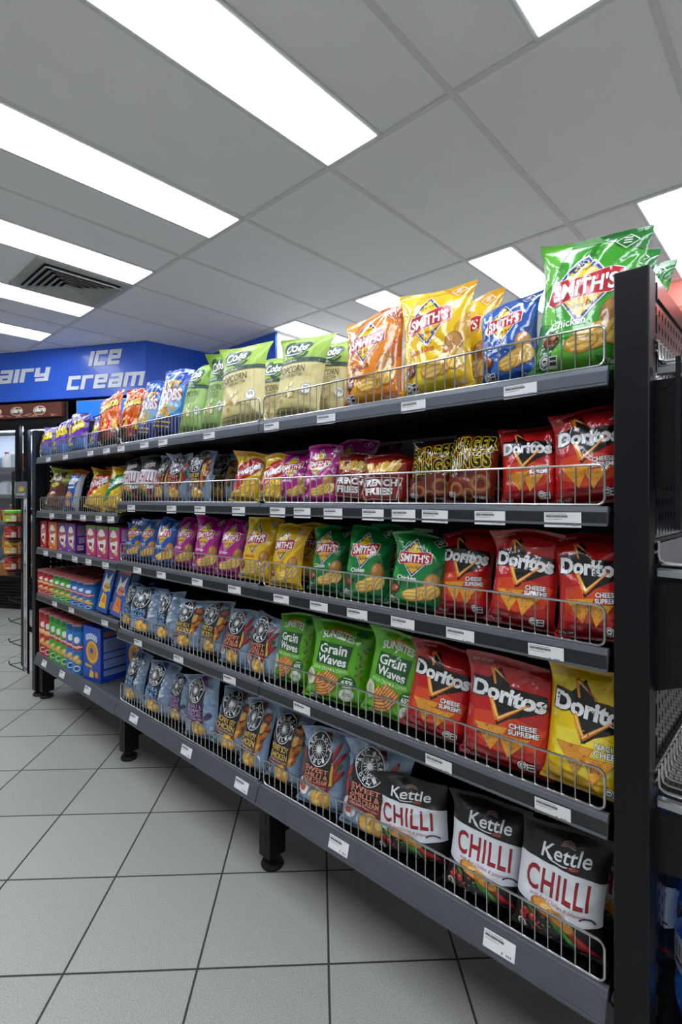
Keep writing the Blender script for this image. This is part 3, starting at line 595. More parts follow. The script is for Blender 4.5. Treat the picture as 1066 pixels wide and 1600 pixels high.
BAGS = [
    ('sg',1,-0.313,0.185,0.259,3,4,0.00), ('sg',1,-0.323,0.170,0.280,5,7,0.12), ('sg',1,-0.312,0.170,0.273,5,5,0.22), ('sb',1,-0.442,0.124,0.188,-4,8,0.00),
    ('sy',1,-0.614,0.179,0.256,-5,10,0.00), ('sy',1,-0.591,0.170,0.252,-3,5,0.09), ('so',1,-0.799,0.179,0.242,-3,6,0.00), ('sp',1,-1.044,0.150,0.244,4,13,0.17),
    ('cb',1,-1.047,0.150,0.243,6,9,0.09), ('cb',1,-1.073,0.173,0.240,2,9,0.00), ('cb',1,-1.331,0.140,0.259,0,16,0.12), ('cb',1,-1.319,0.194,0.268,-5,12,0.00),
    ('cg',1,-1.506,0.118,0.277,2,15,0.02), ('cg',1,-1.624,0.127,0.261,3,13,0.00), ('to',1,-1.808,0.136,0.271,6,14,0.00), ('to',1,-1.997,0.120,0.254,6,11,0.02),
    ('ch',1,-2.113,0.118,0.238,4,15,0.00), ('ch',1,-2.301,0.138,0.253,-6,17,0.00), ('tk',1,-2.484,0.118,0.174,3,14,0.02), ('tk',1,-2.649,0.152,0.196,-2,16,0.00),
    ('tk',1,-2.922,0.118,0.194,3,16,0.01), ('tk',1,-3.092,0.118,0.174,3,11,0.00), ('dr',2,-0.290,0.129,0.178,-6,8,0.00), ('dr',2,-0.407,0.118,0.162,-3,8,0.00),
    ('br',2,-0.519,0.160,0.167,3,6,0.09), ('br',2,-0.536,0.118,0.160,5,4,0.00), ('br',2,-0.639,0.118,0.148,4,12,0.01), ('ff',2,-0.759,0.139,0.122,0,9,0.00),
    ('ff',2,-0.782,0.160,0.122,4,11,0.09), ('ff',2,-0.889,0.118,0.129,6,13,0.02), ('sp',2,-0.979,0.121,0.161,2,12,0.00), ('sp',2,-1.101,0.118,0.158,2,14,0.02),
    ('sp',2,-0.967,0.150,0.177,4,9,0.10), ('sp',2,-0.947,0.150,0.177,-3,12,0.19), ('tw',2,-1.180,0.118,0.143,6,11,0.00), ('tw',2,-1.321,0.120,0.157,6,16,0.00),
    ('rh',2,-1.579,0.140,0.177,4,15,0.09), ('rh',2,-1.578,0.118,0.184,3,10,0.00), ('rc',2,-1.726,0.118,0.177,3,10,0.01), ('rc',2,-1.857,0.118,0.188,4,11,0.02),
    ('kc',2,-1.941,0.118,0.186,2,17,0.00), ('kc',2,-2.084,0.118,0.183,-3,13,0.00), ('tg',22,-2.258,0.119,0.188,9,15,0.00), ('tw',22,-2.484,0.155,0.194,10,13,0.01),
    ('th',22,-2.743,0.118,0.210,5,15,0.00), ('lm',22,-2.969,0.159,0.219,4,14,0.00), ('cy',22,-2.445,0.140,0.214,2,13,0.09), ('dr',3,-0.290,0.130,0.187,-3,7,0.00),
    ('dr',3,-0.426,0.136,0.186,4,8,0.00), ('dr',3,-0.556,0.127,0.188,0,12,0.02), ('sd',3,-0.680,0.144,0.168,6,11,0.00), ('sd',3,-0.797,0.170,0.180,3,13,0.09),
    ('sd',3,-0.827,0.134,0.187,3,13,0.00), ('sd',3,-0.978,0.118,0.176,4,14,0.02), ('sy',3,-1.114,0.160,0.173,4,12,0.09), ('sy',3,-1.114,0.118,0.180,2,9,0.00),
    ('sy',3,-1.263,0.123,0.191,6,15,0.00), ('sp',3,-1.400,0.118,0.188,5,16,0.00), ('sp',3,-1.535,0.127,0.189,6,16,0.00), ('sp',3,-1.706,0.118,0.180,5,14,0.02),
    ('sb',3,-1.807,0.118,0.176,6,15,0.00), ('sb',3,-1.984,0.118,0.168,5,11,0.02), ('sb',3,-2.114,0.118,0.162,6,16,0.02), ('dn',4,-0.305,0.162,0.218,5,7,0.00),
    ('dr',4,-0.456,0.188,0.206,2,6,0.00), ('dr',4,-0.599,0.180,0.172,2,5,0.10), ('dr',4,-0.625,0.162,0.198,8,12,0.00), ('gw',4,-0.742,0.163,0.205,9,14,0.00),
    ('gw',4,-0.927,0.170,0.172,3,7,0.12), ('gw',4,-0.923,0.199,0.201,2,13,0.00), ('gw',4,-1.117,0.138,0.196,4,10,0.02), ('rc',4,-1.232,0.124,0.176,5,9,0.00),
    ('rc',4,-1.365,0.127,0.175,4,10,0.00), ('rh',4,-1.522,0.118,0.181,4,15,0.02), ('rh',4,-1.650,0.135,0.172,2,16,0.00), ('rs',4,-1.789,0.141,0.181,-3,10,0.00),
    ('rs',4,-1.953,0.190,0.177,3,14,0.00), ('rs',4,-2.107,0.118,0.172,4,10,0.01), ('kc',5,-0.350,0.165,0.204,3,9,0.00), ('kc',5,-0.276,0.200,0.179,2,5,0.10),
    ('kc',5,-0.511,0.170,0.189,4,11,0.00), ('kc',5,-0.686,0.188,0.170,-4,13,0.01), ('rc',5,-0.804,0.184,0.214,3,10,0.00), ('rc',5,-0.978,0.149,0.201,3,15,0.00),
    ('rh',5,-1.144,0.131,0.198,5,10,0.01), ('rh',5,-1.272,0.118,0.202,4,8,0.00), ('rh',5,-1.413,0.160,0.188,8,13,0.01), ('rv',5,-1.564,0.167,0.208,-5,9,0.00),
    ('rv',5,-1.753,0.118,0.169,4,11,0.02), ('rs',5,-1.877,0.155,0.187,6,13,0.00), ('rs',5,-2.061,0.118,0.190,3,14,0.00),
]
TICKETS = {
    1: [(-0.400,0.063), (-0.637,0.063), (-0.899,0.063), (-1.111,0.063), (-1.419,0.065), (-1.712,0.068), (-1.850,0.065), (-2.046,0.069), (-2.183,0.075), (-2.347,0.069), (-2.643,0.073), (-2.873,0.074)],
    2: [(-0.324,0.063), (-0.460,0.065), (-0.583,0.064), (-0.663,0.062), (-0.749,0.064), (-0.876,0.063), (-0.987,0.066), (-1.085,0.065), (-1.263,0.063), (-1.472,0.064), (-1.652,0.061), (-1.957,0.065)],
    22: [(-2.140,0.073), (-2.260,0.065), (-2.428,0.065), (-2.595,0.072), (-2.823,0.063)],
    3: [(-0.353,0.063), (-0.524,0.065), (-0.665,0.064), (-0.797,0.066), (-0.925,0.062), (-1.070,0.069), (-1.284,0.068), (-1.488,0.065), (-1.724,0.064), (-1.907,0.068)],
    33: [(-2.192,0.069), (-2.368,0.070), (-2.525,0.069), (-2.722,0.068), (-2.911,0.094)],
    4: [(-0.341,0.065), (-0.574,0.063), (-0.988,0.064), (-1.309,0.066), (-1.606,0.067), (-1.901,0.067)],
    44: [(-2.199,0.069), (-2.567,0.078), (-2.783,0.070)],
    5: [(-0.438,0.068), (-0.851,0.074), (-1.240,0.078), (-1.544,0.080), (-1.923,0.089), (-2.365,0.105), (-2.668,0.108), (-2.915,0.104)],
}

def place_bags():
    cnt = {}
    tot = {}
    for b in BAGS:
        if b[7] < .045: tot[(b[0], b[1])] = tot.get((b[0], b[1]), 0) + 1
    for i, (code, row, X, W, H, roll, yaw, dep) in enumerate(BAGS):
        rg = random.Random(1000 + i); d, cat = DESC[code]; sh = SHELFN[row]; key = (code, row, dep > .045); cnt[key] = cnt.get(key, 0) + 1; n = cnt[key]
        if row == 22: sh = 'far second shelf'
        if dep > .045:
            lab = f'{d} tucked behind the {sh} front row' + ('' if n == 1 else f', {nth(n)} from right')
        elif tot[(code, row)] == 1: lab = f'{d}, alone of its kind fronting the {sh}'
        else: lab = f'{d} fronting the {sh}, {nth(n)} such from the right'
        lean = rg.uniform(8, 13)
        t = thing('snack_bag', lab, cat, (X * .982, .964 + dep + .004 * rg.uniform(-1, 1), ZS[row] + .002 + W * .45 * abs(math.sin(R(roll)))), (R(-lean), R(roll), R(yaw)), f'snack bags on the {sh}')
        make_bag(code, W, H, rg, t, roll)

# ------------------------------------------------------------------ the room
CZ = 2.50
FX0, FX1, FY0, FY1 = -8.2, 4.2, -4.0, 4.6
struct(MB().box(FX0, FX1, FY0, FY1, -.08, 0).obj('floor', 'floor_tile'))
struct(MB().box(FX0, FX1, FY0, FY1, CZ, CZ + .08).obj('ceiling', 'ceiling_tile'))
struct(MB().box(FX0 - .1, FX0, FY0, FY1, 0, CZ).obj('wall_left', 'white_wall')); struct(MB().box(FX1, FX1 + .1, FY0, FY1, 0, CZ).obj('wall_right', 'white_wall'))
struct(MB().box(FX0, FX1, FY1, FY1 + .1, 0, CZ).obj('wall_back', 'white_wall')); struct(MB().box(FX0, FX1, FY0 - .1, FY0, 0, CZ).obj('wall_front', 'white_wall'))
# ceiling grid: bars along the aisle every 1.2 m, cross bars between
g = MB(); YB = [-3.17, -1.98, -.78, .41, 1.602, 2.775, 3.97]
def bar(x0, x1, y0, y1, w=.012):
    g.box(x0, x1, y0, y1, CZ - .004, CZ + .001)
for y in YB: bar(FX0, FX1, y - .012, y + .012)
BX = [-.94 + .6 * k for k in range(-10, 8)]
for i in range(len(YB) - 1):
    for x in BX: bar(x - .012, x + .012, YB[i] + .012, YB[i + 1] - .012)
o = struct(g.obj('trim_1', 'ceiling_bar')); o['label'] = 'light grey ceiling grid bars'
# thin shadow gap beside the bars
# light columns (x of the diffuser's two long sides) and rows
LX = [(-.63, -.355), (-1.525, -1.262), (-2.421, -2.162), (-3.325, -3.055), (-4.215, -3.95), (-5.12, -4.85), (.27, .54), (1.17, 1.44), (2.07, 2.34)]
f = MB(); f.box(-.15, .15, -.6, .6, -.006, .004); d = MB(); d.box(-.131, .131, -.575, .575, -.0085, -.006)
L0 = None; PL = ['over the aisle', 'beyond the shelves', 'over the camera side']
for xi, (x0, x1) in enumerate(LX):
    for yi, yc in enumerate((1.003, 3.37, -.19)):
        if yi == 1 and xi in (4, 5): continue
        lab = f'bright white ceiling light panel {PL[yi]}, ' + ['above the near end', 'second column of lights', 'third column of lights', 'fourth column beside the vent', 'fifth column of lights', 'sixth, nearest the blue bulkhead', 'just right of the camera', 'second column right of the camera', 'third column right of the camera'][xi]
        loc = ((x0 + x1) / 2, yc, CZ)
        if L0 is None:
            L0 = thing('ceiling_light', lab, 'ceiling light', loc, group='ceiling light panels'); f.obj('light_frame', 'light_frame', L0); d.obj('diffuser', 'diffuser', L0)
        else: dup(L0, loc, lab)
# four-way air vent
t = thing('ceiling_vent', 'square white four-way air vent with dark slots between the ceiling lights', 'vent', (-3.645, 1.31, CZ))
MB().box(-.29, .29, -.29, .29, -.008, .003).obj('vent_plate', 'vent_metal', t)
b = MB(); s = MB()
for k in range(6):
    a = .235 - .036 * k; w_ = .030
    for (sx, sy) in ((1, 0), (-1, 0), (0, 1), (0, -1)):
        if sx: q = [(sx * a, -a), (sx * a, a), (sx * (a - w_), a - w_), (sx * (a - w_), -a + w_)]
        else: q = [(-a, sy * a), (a, sy * a), (a - w_, sy * (a - w_)), (-a + w_, sy * (a - w_))]
        zz = [-.0085] * 4; s.add([(p[0], p[1], z) for p, z in zip(q, zz)], [(0, 1, 2, 3)])
        zz = [-.031, -.031, -.0105, -.0105]; q2 = [(p[0], p[1], z) for p, z in zip(q, zz)]; c = (sx * .0, sy * .0)
        b.add(q2 + [(x, y, z - .0015) for x, y, z in q2], [(0, 1, 2, 3), (4, 7, 6, 5), (0, 4, 5, 1), (1, 5, 6, 2), (2, 6, 7, 3), (3, 7, 4, 0)])
s.obj('slot_backing', 'vent_dark', t); b.obj('louvre', 'vent_metal', t)
# bulkhead over the fridges: blue faces, white beyond
P0 = (-4.436, 2.229); AA = R(28.1); EX = (math.cos(AA), math.sin(AA)); LEFT = (P0[0] - 3.2 * EX[0], P0[1] - 3.2 * EX[1])
struct(MB().prism([LEFT, P0, (-4.36, 2.87), (-3.386, 2.86), (-3.386, 3.2), (-7.2, 3.2), (-8.0, 1.9)][::1], 2.02, CZ).obj('wall_bulkhead', 'blue_fascia'))
struct(MB().box(-3.9, -3.38, 2.875, FY1, 0, CZ).obj('wall_side', 'white_wall'))
struct(MB().box(-1.35, FX1, 3.985, 4.2, 2.335, CZ).obj('trim_2', 'red_fascia'))
# techno lettering
GL = {'I': (.26, [(0, 0, .26, 1)]), 'c': (.9, [(0, 0, .24, 1), (0, 0, .9, .22), (0, .78, .9, 1)]), 'e': (.95, [(0, 0, .24, 1), (0, 0, .9, .22), (0, .78, .95, 1), (.71, .4, .95, 1), (0, .4, .95, .6)]),
      'r': (.8, [(0, 0, .24, 1), (0, .78, .8, 1)]), 'a': (.95, [(.71, 0, .95, 1), (.1, .78, .95, 1), (0, 0, .95, .22), (0, .4, .95, .6), (0, 0, .24, .6)]),
      'm': (1.4, [(0, 0, .24, 1), (0, .78, 1.4, 1), (.58, 0, .82, 1), (1.16, 0, 1.4, 1)]), 'D': (1.0, [(0, 0, .24, 1), (0, 0, 1, .22), (0, .78, 1, 1), (.76, 0, 1, 1)]),
      'i': (.26, [(0, 0, .26, 1)]), 'y': (.95, [(0, .35, .24, 1), (.71, 0, .95, 1), (0, .35, .95, .56), (.1, 0, .95, .2)])}
def lettering(word, x0, x1, z0, z1, parent):
    tw = sum(GL[c][0] for c in word) + .2 * (len(word) - 1); h = z1 - z0; sh = .24 * h; k = (x1 - x0 - sh) / tw; x = 0
    for c in word:
        m = MB()
        for n_, (a, b_, e, f_) in enumerate(GL[c][1]):
            a, b_, e, f_ = a - .03, b_ - .02, e + .03, f_ + .02
            dy = -.006 - .0002 * n_; v = [(x0 + (x + a) * k + sh * b_, z0 + b_ * h), (x0 + (x + e) * k + sh * b_, z0 + b_ * h), (x0 + (x + e) * k + sh * f_, z0 + f_ * h), (x0 + (x + a) * k + sh * f_, z0 + f_ * h)]
            m.add([(p, dy, q) for p, q in v] + [(p, 0, q) for p, q in v], [(0, 1, 2, 3), (7, 6, 5, 4), (0, 4, 5, 1), (1, 5, 6, 2), (2, 6, 7, 3), (3, 7, 4, 0)])
        m.obj('letter', 'white_letter', parent); x += GL[c][0] + .2
t = thing('wall_sign', 'white slanted ICE cream lettering at the right of the blue bulkhead', 'sign', (*P0, 0), (0, 0, AA)); lettering('Ice', -.607, -.247, 2.308, 2.44, t); lettering('cream', -.849, -.007, 2.098, 2.222, t)
t = thing('wall_sign', 'white slanted Dairy lettering at the left of the blue bulkhead', 'sign', (*P0, 0), (0, 0, AA)); lettering('Dairy', -1.86, -1.04, 2.2, 2.325, t)

# ------------------------------------------------------------------ fridge under the bulkhead
def loc_frame(x, y): return (P0[0] + x * EX[0] - y * EX[1], P0[1] + x * EX[1] + y * EX[0])
fr = thing('drinks_fridge', 'tall black glass-door fridge with brown coffee header under the blue bulkhead', 'fridge', (*P0, 0), (0, 0, AA))
m = MB(); m.box(-2.5, -2.42, .02, .62, .0, 2.0); m.box(-.94, -.86, .02, .62, 0, 2.0); m.box(-2.42, -.94, .56, .62, 0, 2.0); m.box(-2.42, -.94, .02, .56, 1.78, 2.0); m.box(-2.42, -.94, .02, .56, 0, .26); m.obj('cabinet', 'black_plastic', fr, .004)
m = MB(); m.box(-2.42, -.94, .54, .555, .27, 1.77); m.box(-2.42, -2.41, .1, .54, .27, 1.77); m.box(-.95, -.94, .1, .54, .27, 1.77); m.box(-2.41, -.95, .1, .54, .265, .285); m.obj('lining', 'fridge_inside', fr)
m = MB(); m.box(-2.4, -.96, .16, .19, 1.755, 1.775); m.obj('light_tube', 'fridge_led', fr)
for k in range(6): m = MB(); 
m = MB()
for k in range(8): m.box(-2.44, -.92, -.005, .03, .02 + .03 * k, .04 + .03 * k)
m.obj('base_grille', 'black_steel', fr)
FZ = [.30, .57, .84, 1.11, 1.38]
for z in FZ[1:]:
    m = MB(); m.box(-2.40, -.96, .12, .53, z - .012, z); s = m.obj('fridge_shelf', 'white_plastic', fr); MB().box(-2.40, -.96, .105, .12, z - .03, z + .008).obj('price_rail', 'alloy', s)
for (a, b_) in ((-2.42, -1.385), (-1.335, -.94)):
    m = MB(); m.box(a, a + .05, -.02, .02, .27, 1.79); m.box(b_ - .05, b_, -.02, .02, .27, 1.79); m.box(a + .05, b_ - .05, -.02, .02, .27, .32); m.box(a + .05, b_ - .05, -.02, .02, 1.74, 1.79)
    dr_ = m.obj('door', 'black_steel', fr); MB().box(a + .05, b_ - .05, -.004, .004, .32, 1.74).obj('glass', 'clear_glass', dr_)
    hx = b_ - .03 if a < -2 else a + .03; h = MB(); h.tube([(hx, -.02, 1.35), (hx, -.06, 1.33), (hx, -.06, .95), (hx, -.02, .93)], .012); h.obj('handle', 'black_plastic', dr_)
MB().box(-2.46, -.90, -.012, .02, 1.855, 1.99).obj('header_panel', mat('header_brown', '5a3226', .4, 0, .25, 5, emit='4a281e', emit_s=.35), fr)
hd = Art('5a3226'); rg = random.Random(5)
for k in range(90): hd.ell(rg.uniform(0, 10), rg.uniform(.2, 3.2), .12, 1.1, rg.choice(['b06a5c', '8a4038', 'd09a8c', '6a2a26', 'c2857a']), rg.uniform(-20, 20), 7)
for x in (1.2, 3.15, 5.05, 6.72, 8.5): hd.ell(x, 6.6, .5, 4.8, 'e2c9a4', 0, 20); hd.ell(x, 6.4, .44, 4.0, '7a5438', 0, 20); hd.text('dare', x + .03, 7.6, .84, 5.2, 'f4f2ee', shear=.3, bold=.05, rot=0)
art_on('header_print', hd, flat_map((-2.44, -.0125, 1.86), (1, 0, 0), (0, 0, 1), 1.52, .125), fr, 'printed_card')
# what stands in the fridge
rg = random.Random(11)
CL = ['4a68b0', 'b84a58', 'e8e6e0', 'd9b26a', '8aa6d0', 'd6dce6', 'd08a4a', 'e2d8b8', 'b9cae2', 'c85a50', 'f0f0ee', 'e6eaf0']
mats = [mat(f'pack_{c}', c, .35, 0, .12, 30) for c in CL]
for si, z in enumerate(FZ):
    zz = .286 if si == 0 else z + .001
    for k in range(12):
        if si == 1 and k % 5 == 4: continue
        x = -2.33 + .112 * k; r = rg.uniform(.040, .050); h = rg.uniform(.13, .2); c = mats[rg.randrange(len(mats))]; cx, cy_ = loc_frame(x, .20)
        cn = {0: 'pale', 1: 'small', 2: 'round', 3: 'tall'}[k % 4]
        lab = f'chilled tub or bottle {nth(k + 1)} from the left on the fridge shelf, {nth(si + 1)} shelf up'
        if (si + k) % 3 == 0:
            t = thing('milk_bottle', lab.replace('tub or bottle', 'milk bottle'), 'bottle', (cx, cy_, zz), (0, 0, AA), 'chilled drinks in the fridge')
            MB().lathe([(r * .96, 0), (r, .01), (r, h * .62), (r * .45, h * .82), (r * .4, h * .9)], n=18).obj('bottle_body', c, t); MB().lathe([(r * .46, h * .9), (r * .46, h)], n=14).obj('bottle_cap', mats[rg.randrange(len(mats))], t)
        elif (si + k) % 3 == 1:
            t = thing('yoghurt_tub', lab.replace('tub or bottle', 'yoghurt tub'), 'tub', (cx, cy_, zz), (0, 0, AA), 'chilled drinks in the fridge')
            MB().lathe([(r * .85, 0), (r * 1.05, h * .7)], n=18).obj('tub_body', c, t); MB().lathe([(r * 1.1, h * .7), (r * 1.1, h * .76)], n=18).obj('tub_lid', 'white_plastic', t)
        else:
            t = thing('juice_carton', lab.replace('tub or bottle', 'juice carton'), 'carton', (cx, cy_, zz), (0, 0, AA), 'chilled drinks in the fridge')
            MB().box(-r, r, -r, r, 0, h * .85).obj('carton_body', c, t); MB().add([(-r, -r, h * .85), (r, -r, h * .85), (r, r, h * .85), (-r, r, h * .85), (-r, 0, h), (r, 0, h)], [(0, 1, 5, 4), (2, 3, 4, 5), (0, 4, 3), (1, 2, 5), (0, 3, 2, 1)]).obj('carton_gable', 'white_plastic', t)
# ice cream freezer beside it
t = thing('ice_cream_freezer', 'upright black freezer with glowing blue header beside the drinks fridge', 'freezer', (*P0, 0), (0, 0, AA))
m = MB(); m.box(-.78, -.02, .03, .62, .02, 2.0); m.obj('cabinet', 'black_plastic', t, .01); m = MB(); m.box(-.76, -.04, .015, .03, 1.80, 1.995); m.obj('header_frame', 'alloy', t); MB().box(-.742, -.06, .005, .015, 1.815, 1.985).obj('header_panel', 'blue_screen', t)
m = MB(); m.box(-.74, -.06, .0, .03, .2, 1.74); m.obj('door', 'black_steel', t, .004); h = MB(); h.tube([(-.7, 0, 1.3), (-.7, -.05, 1.28), (-.7, -.05, .9), (-.7, 0, .88)], .012); h.obj('handle', 'alloy', t)

# ------------------------------------------------------------------ gondola shelving
BAYS = [(-1.168, -.252), (-2.084, -1.172), (-3.06, -2.088)]
DEPTH = .46; YBK = LY + DEPTH
fr = thing('gondola_shelving', 'black steel frame of the long gondola shelving unit', 'shelving', (-1.65, LY, 0))
def lx(x): return x + 1.65
for (a, b_) in BAYS: MB().box(lx(a), lx(b_), DEPTH, DEPTH + .02, .16, 1.38).obj('back_panel', 'black_steel', fr)
for x in (-.25, -1.17, -2.086, -3.06):
    MB().box(lx(x) - .02, lx(x) + .02, DEPTH - .03, DEPTH + .03, .02, 1.40).obj('upright', 'black_steel', fr)
    if x > -.3: continue
    m = MB(); m.box(lx(x) - .024, lx(x) + .024, .015, .075, .035, .205); m.box(lx(x) - .02, lx(x) + .02, .075, DEPTH - .03, .09, .19)
    for z in (.075, .13): m.box(lx(x) - .007, lx(x) + .007, .0135, .0155, z, z + .03)
    l_ = m.obj('base_leg', 'black_steel', fr, .003)
    MB().lathe([(.032, 0), (.034, .006), (.03, .014), (.012, .018), (.012, .036)], (lx(x), .045, 0), 20).obj('levelling_foot', 'rubber', l_)
def make_shelf(wd, lip, solid, grey, lab):
    """origin at the middle of the lip's top edge; depth runs +Y"""
    t = thing('display_shelf', lab, 'shelf', group='gondola shelves'); h = wd / 2
    if solid: MB().box(-h, h, .006, DEPTH - .035, -.026, -.006).obj('deck', 'grey_deck', t)
    else:
        m = MB()
        for k in range(int(wd / .0175)):
            x = -h + .009 + .0175 * k; m.box(x - .004, x + .004, .008, DEPTH - .035, -.0105, -.005)
        m.box(-h + .003, h - .003, .012, DEPTH - .036, -.0345, -.032)  # black pan added under the slats, in place of the shade below
        for k in range(6): y = .02 + .078 * k; m.box(-h + .004, h - .004, y - .006, y + .006, -.032, -.011)
        m.obj('deck', 'dark_deck', t)
    tilt = .018 if lip > .045 else .004
    prof = [(0, 0), (-.002, -.001), (-.004, -.008), (-.004 - tilt * .1, -.0095), (-tilt * .9 - .001, -lip + .005), (-tilt - .004, -lip + .004), (-tilt - .004, -lip), (-tilt + .003, -lip), (.006, -.012), (.010, -.012), (.010, 0)]
    MB().extrude_x([(y, z) for y, z in prof][::-1], -h, h).obj('ticket_channel', ('grey_channel' if lip < .045 else 'base_channel') if grey else 'channel_alloy', t)
    y0, y1 = -.0042 - tilt * .12, -tilt * .9 - .0018
    MB().add([(-h + .001, y0 - .001, -.0098), (h - .001, y0 - .001, -.0098), (h - .001, y1 - .001, -lip + .0055), (-h + .001, y1 - .001, -lip + .0055), (-h + .001, y0 + .001, -.0098), (h - .001, y0 + .001, -.0098), (h - .001, y1 + .001, -lip + .0055), (-h + .001, y1 + .001, -lip + .0055)],
             [(0, 3, 2, 1), (4, 5, 6, 7), (0, 1, 5, 4), (2, 3, 7, 6), (1, 2, 6, 5), (3, 0, 4, 7)]).obj('channel_insert', ('grey_channel' if lip < .045 else 'base_channel') if grey else 'dark_channel', t)
    for s_ in (-1, 1):
        x = s_ * (h - .006); MB().add([(x - .0015, .012, -.012), (x - .0015, DEPTH - .03, -.012), (x - .0015, DEPTH - .03, -.09), (x - .0015, .03, -.034), (x + .0015, .012, -.012), (x + .0015, DEPTH - .03, -.012), (x + .0015, DEPTH - .03, -.09), (x + .0015, .03, -.034)],
            [(0, 3, 2, 1), (4, 5, 6, 7), (0, 1, 5, 4), (1, 2, 6, 5), (2, 3, 7, 6), (3, 0, 4, 7)]).obj('bracket', 'black_steel', t)
    return t
BN = ['near bay', 'middle bay', 'far bay']; LIPB = {1: 1.259, 2: 1.025, 3: .783, 4: .507, 5: .204, 22: .974, 33: .781, 44: .535, 55: .2}
LIPH = {1: .034, 2: .033, 3: .037, 4: .037, 5: .05, 22: .035, 33: .034, 44: .036, 55: .052}
protos = {}
for bi, (a, b_) in enumerate(BAYS):
    for lv in (1, 2, 3, 4, 5):
        k = lv if bi < 2 or lv == 1 else {2: 22, 3: 33, 4: 44, 5: 55}[lv]
        lab = f'{SHELFN[lv]} of the {BN[bi]} in the black gondola, with ticket channel'
        key = (LIPH[k], bi == 2, bi == 2 and lv > 2, lv in (1, 5)); loc = ((a + b_) / 2, LY, LIPB[k] + LIPH[k])
        if key in protos: dup(protos[key], loc, lab)
        else:
            protos[key] = t = make_shelf(b_ - a, LIPH[k], key[2], key[3], lab); t.location = loc
# wire fences along the lips
def fence_bm(wd, h=.068):
    f = MB(); r = .012; p = []; H = wd / 2
    for (cx, cz, a0) in ((H - r, h - r, 0), (-H + r, h - r, 90), (-H + r, r, 180), (H - r, r, 270)):
        for k in range(5): a = R(a0 + 22.5 * k); p.append((cx + r * math.cos(a), 0, cz + r * math.sin(a)))
    f.tube(p, .0024, 8, True); w_ = MB(); n = int(round(wd / .0238))
    for k in range(1, n): x = -H + wd * k / n; w_.tube([(x, .001, .001), (x, .001, h - .001)], .0015, 6)
    return f, w_
protos = {}
for bi, (a, b_) in enumerate(BAYS):
    for lv in (1, 2, 3, 4, 5):
        if bi == 2 and lv > 2: continue
        k = lv if bi < 2 or lv == 1 else 22; loc = ((a + b_) / 2 + .0, LY + .006, LIPB[k] + LIPH[k] + .0025); lab = f'low chrome wire fence along the {SHELFN[lv]} of the {BN[bi]}'
        if bi == 2: loc = (loc[0] + .005, loc[1], loc[2])
        if bi in protos: dup(protos[bi], loc, lab)
        else:
            f, w_ = fence_bm(b_ - a - .014 - (.03 if bi == 2 else 0)); protos[bi] = t = thing('wire_fence', lab, 'wire fence', loc, group='wire shelf fences'); f.obj('fence_frame', 'chrome_wire', t); w_.obj('fence_wires', 'chrome_wire', t)

# perforated sheets with real holes, in the plane x = const
def perforated(name, m, parent, x, y0, y1, z0, z1, pitch, ry, rz, th=.0025, n=8):
    V = []; F = []; ny = int((y1 - y0) / pitch); nz = int((z1 - z0) / (pitch)); py = (y1 - y0) / ny; pz = (z1 - z0) / nz
    base = [(.5, 0), (.5, .5), (0, .5), (-.5, .5), (-.5, 0), (-.5, -.5), (0, -.5), (.5, -.5)]
    for i in range(ny):
        for j in range(nz):
            cy_, cz = y0 + (i + .5) * py, z0 + (j + .5) * pz; o = len(V)
            V += [(x, cy_ + p[0] * py, cz + p[1] * pz) for p in base]; V += [(x, cy_ + ry * math.cos(math.pi * k / 4), cz + rz * math.sin(math.pi * k / 4)) for k in range(8)]; V += [(x - th, v[1], v[2]) for v in V[o + 8:o + 16]]
            for k in range(8): k2 = (k + 1) % 8; F += [(o + k, o + k2, o + 8 + k2, o + 8 + k), (o + 8 + k, o + 8 + k2, o + 16 + k2, o + 16 + k)]
    return MB().add(V, F).obj(name, m, parent)
t = thing('shelving_end', 'black upright frame with perforated panel closing the far end of the gondola', 'end frame', (0, 0, 0))
u = MB(); u.box(-3.15, -3.10, LY, LY + .065, .03, 1.445); u.obj('upright', 'black_steel', t, .003); MB().lathe([(.034, 0), (.036, .006), (.03, .014), (.012, .018), (.012, .032)], (-3.125, LY + .032, 0), 20).obj('levelling_foot', 'rubber', t)
MB().box(-3.148, -3.102, YBK - .03, YBK + .03, 0, 1.445).obj('upright', 'black_steel', t)
MB().box(-3.155, -3.095, LY + .065, YBK - .03, 1.42, 1.445).obj('top_rail', 'black_steel', t)
perforated('perforated_panel', 'black_steel', t, -3.105, LY + .066, YBK - .03, .16, 1.42, .026, .0055, .0055)

# ------------------------------------------------------------------ near end: cap display facing right
t = thing('shelving_end', 'black upright frame with glossy perforated panel at the near end of the gondola', 'end frame', (0, 0, 0))
u = MB(); u.box(-.244, -.192, LY, LY + .045, .0, 1.443); up = u.obj('upright', 'black_steel', t, .002)
s = MB()
for k in range(26): z = .06 + .0535 * k; s.box(-.1925, -.1905, LY + .046, LY + .050, z, z + .030)
MB().box(-.236, -.2, LY + .045, LY + .06, 0, 1.44).obj('slotted_strip', 'black_plastic', t); s.obj('slots', 'rubber', t)
MB().box(-.215, -.1935, LY + .045, 1.95, 1.408, 1.443).obj('top_rail', 'black_gloss_steel', t, .001)
MB().box(-.21, -.197, LY + .045, 1.95, 1.398, 1.407).obj('shadow_groove', 'rubber', t)
perforated('perforated_panel', 'black_gloss_steel', t, -.1955, LY + .052, 1.95, .06, 1.40, .0245, .0042, .0075)
MB().box(-.24, -.20, 1.95, 2.0, 0, 1.443).obj('upright', 'black_steel', t)
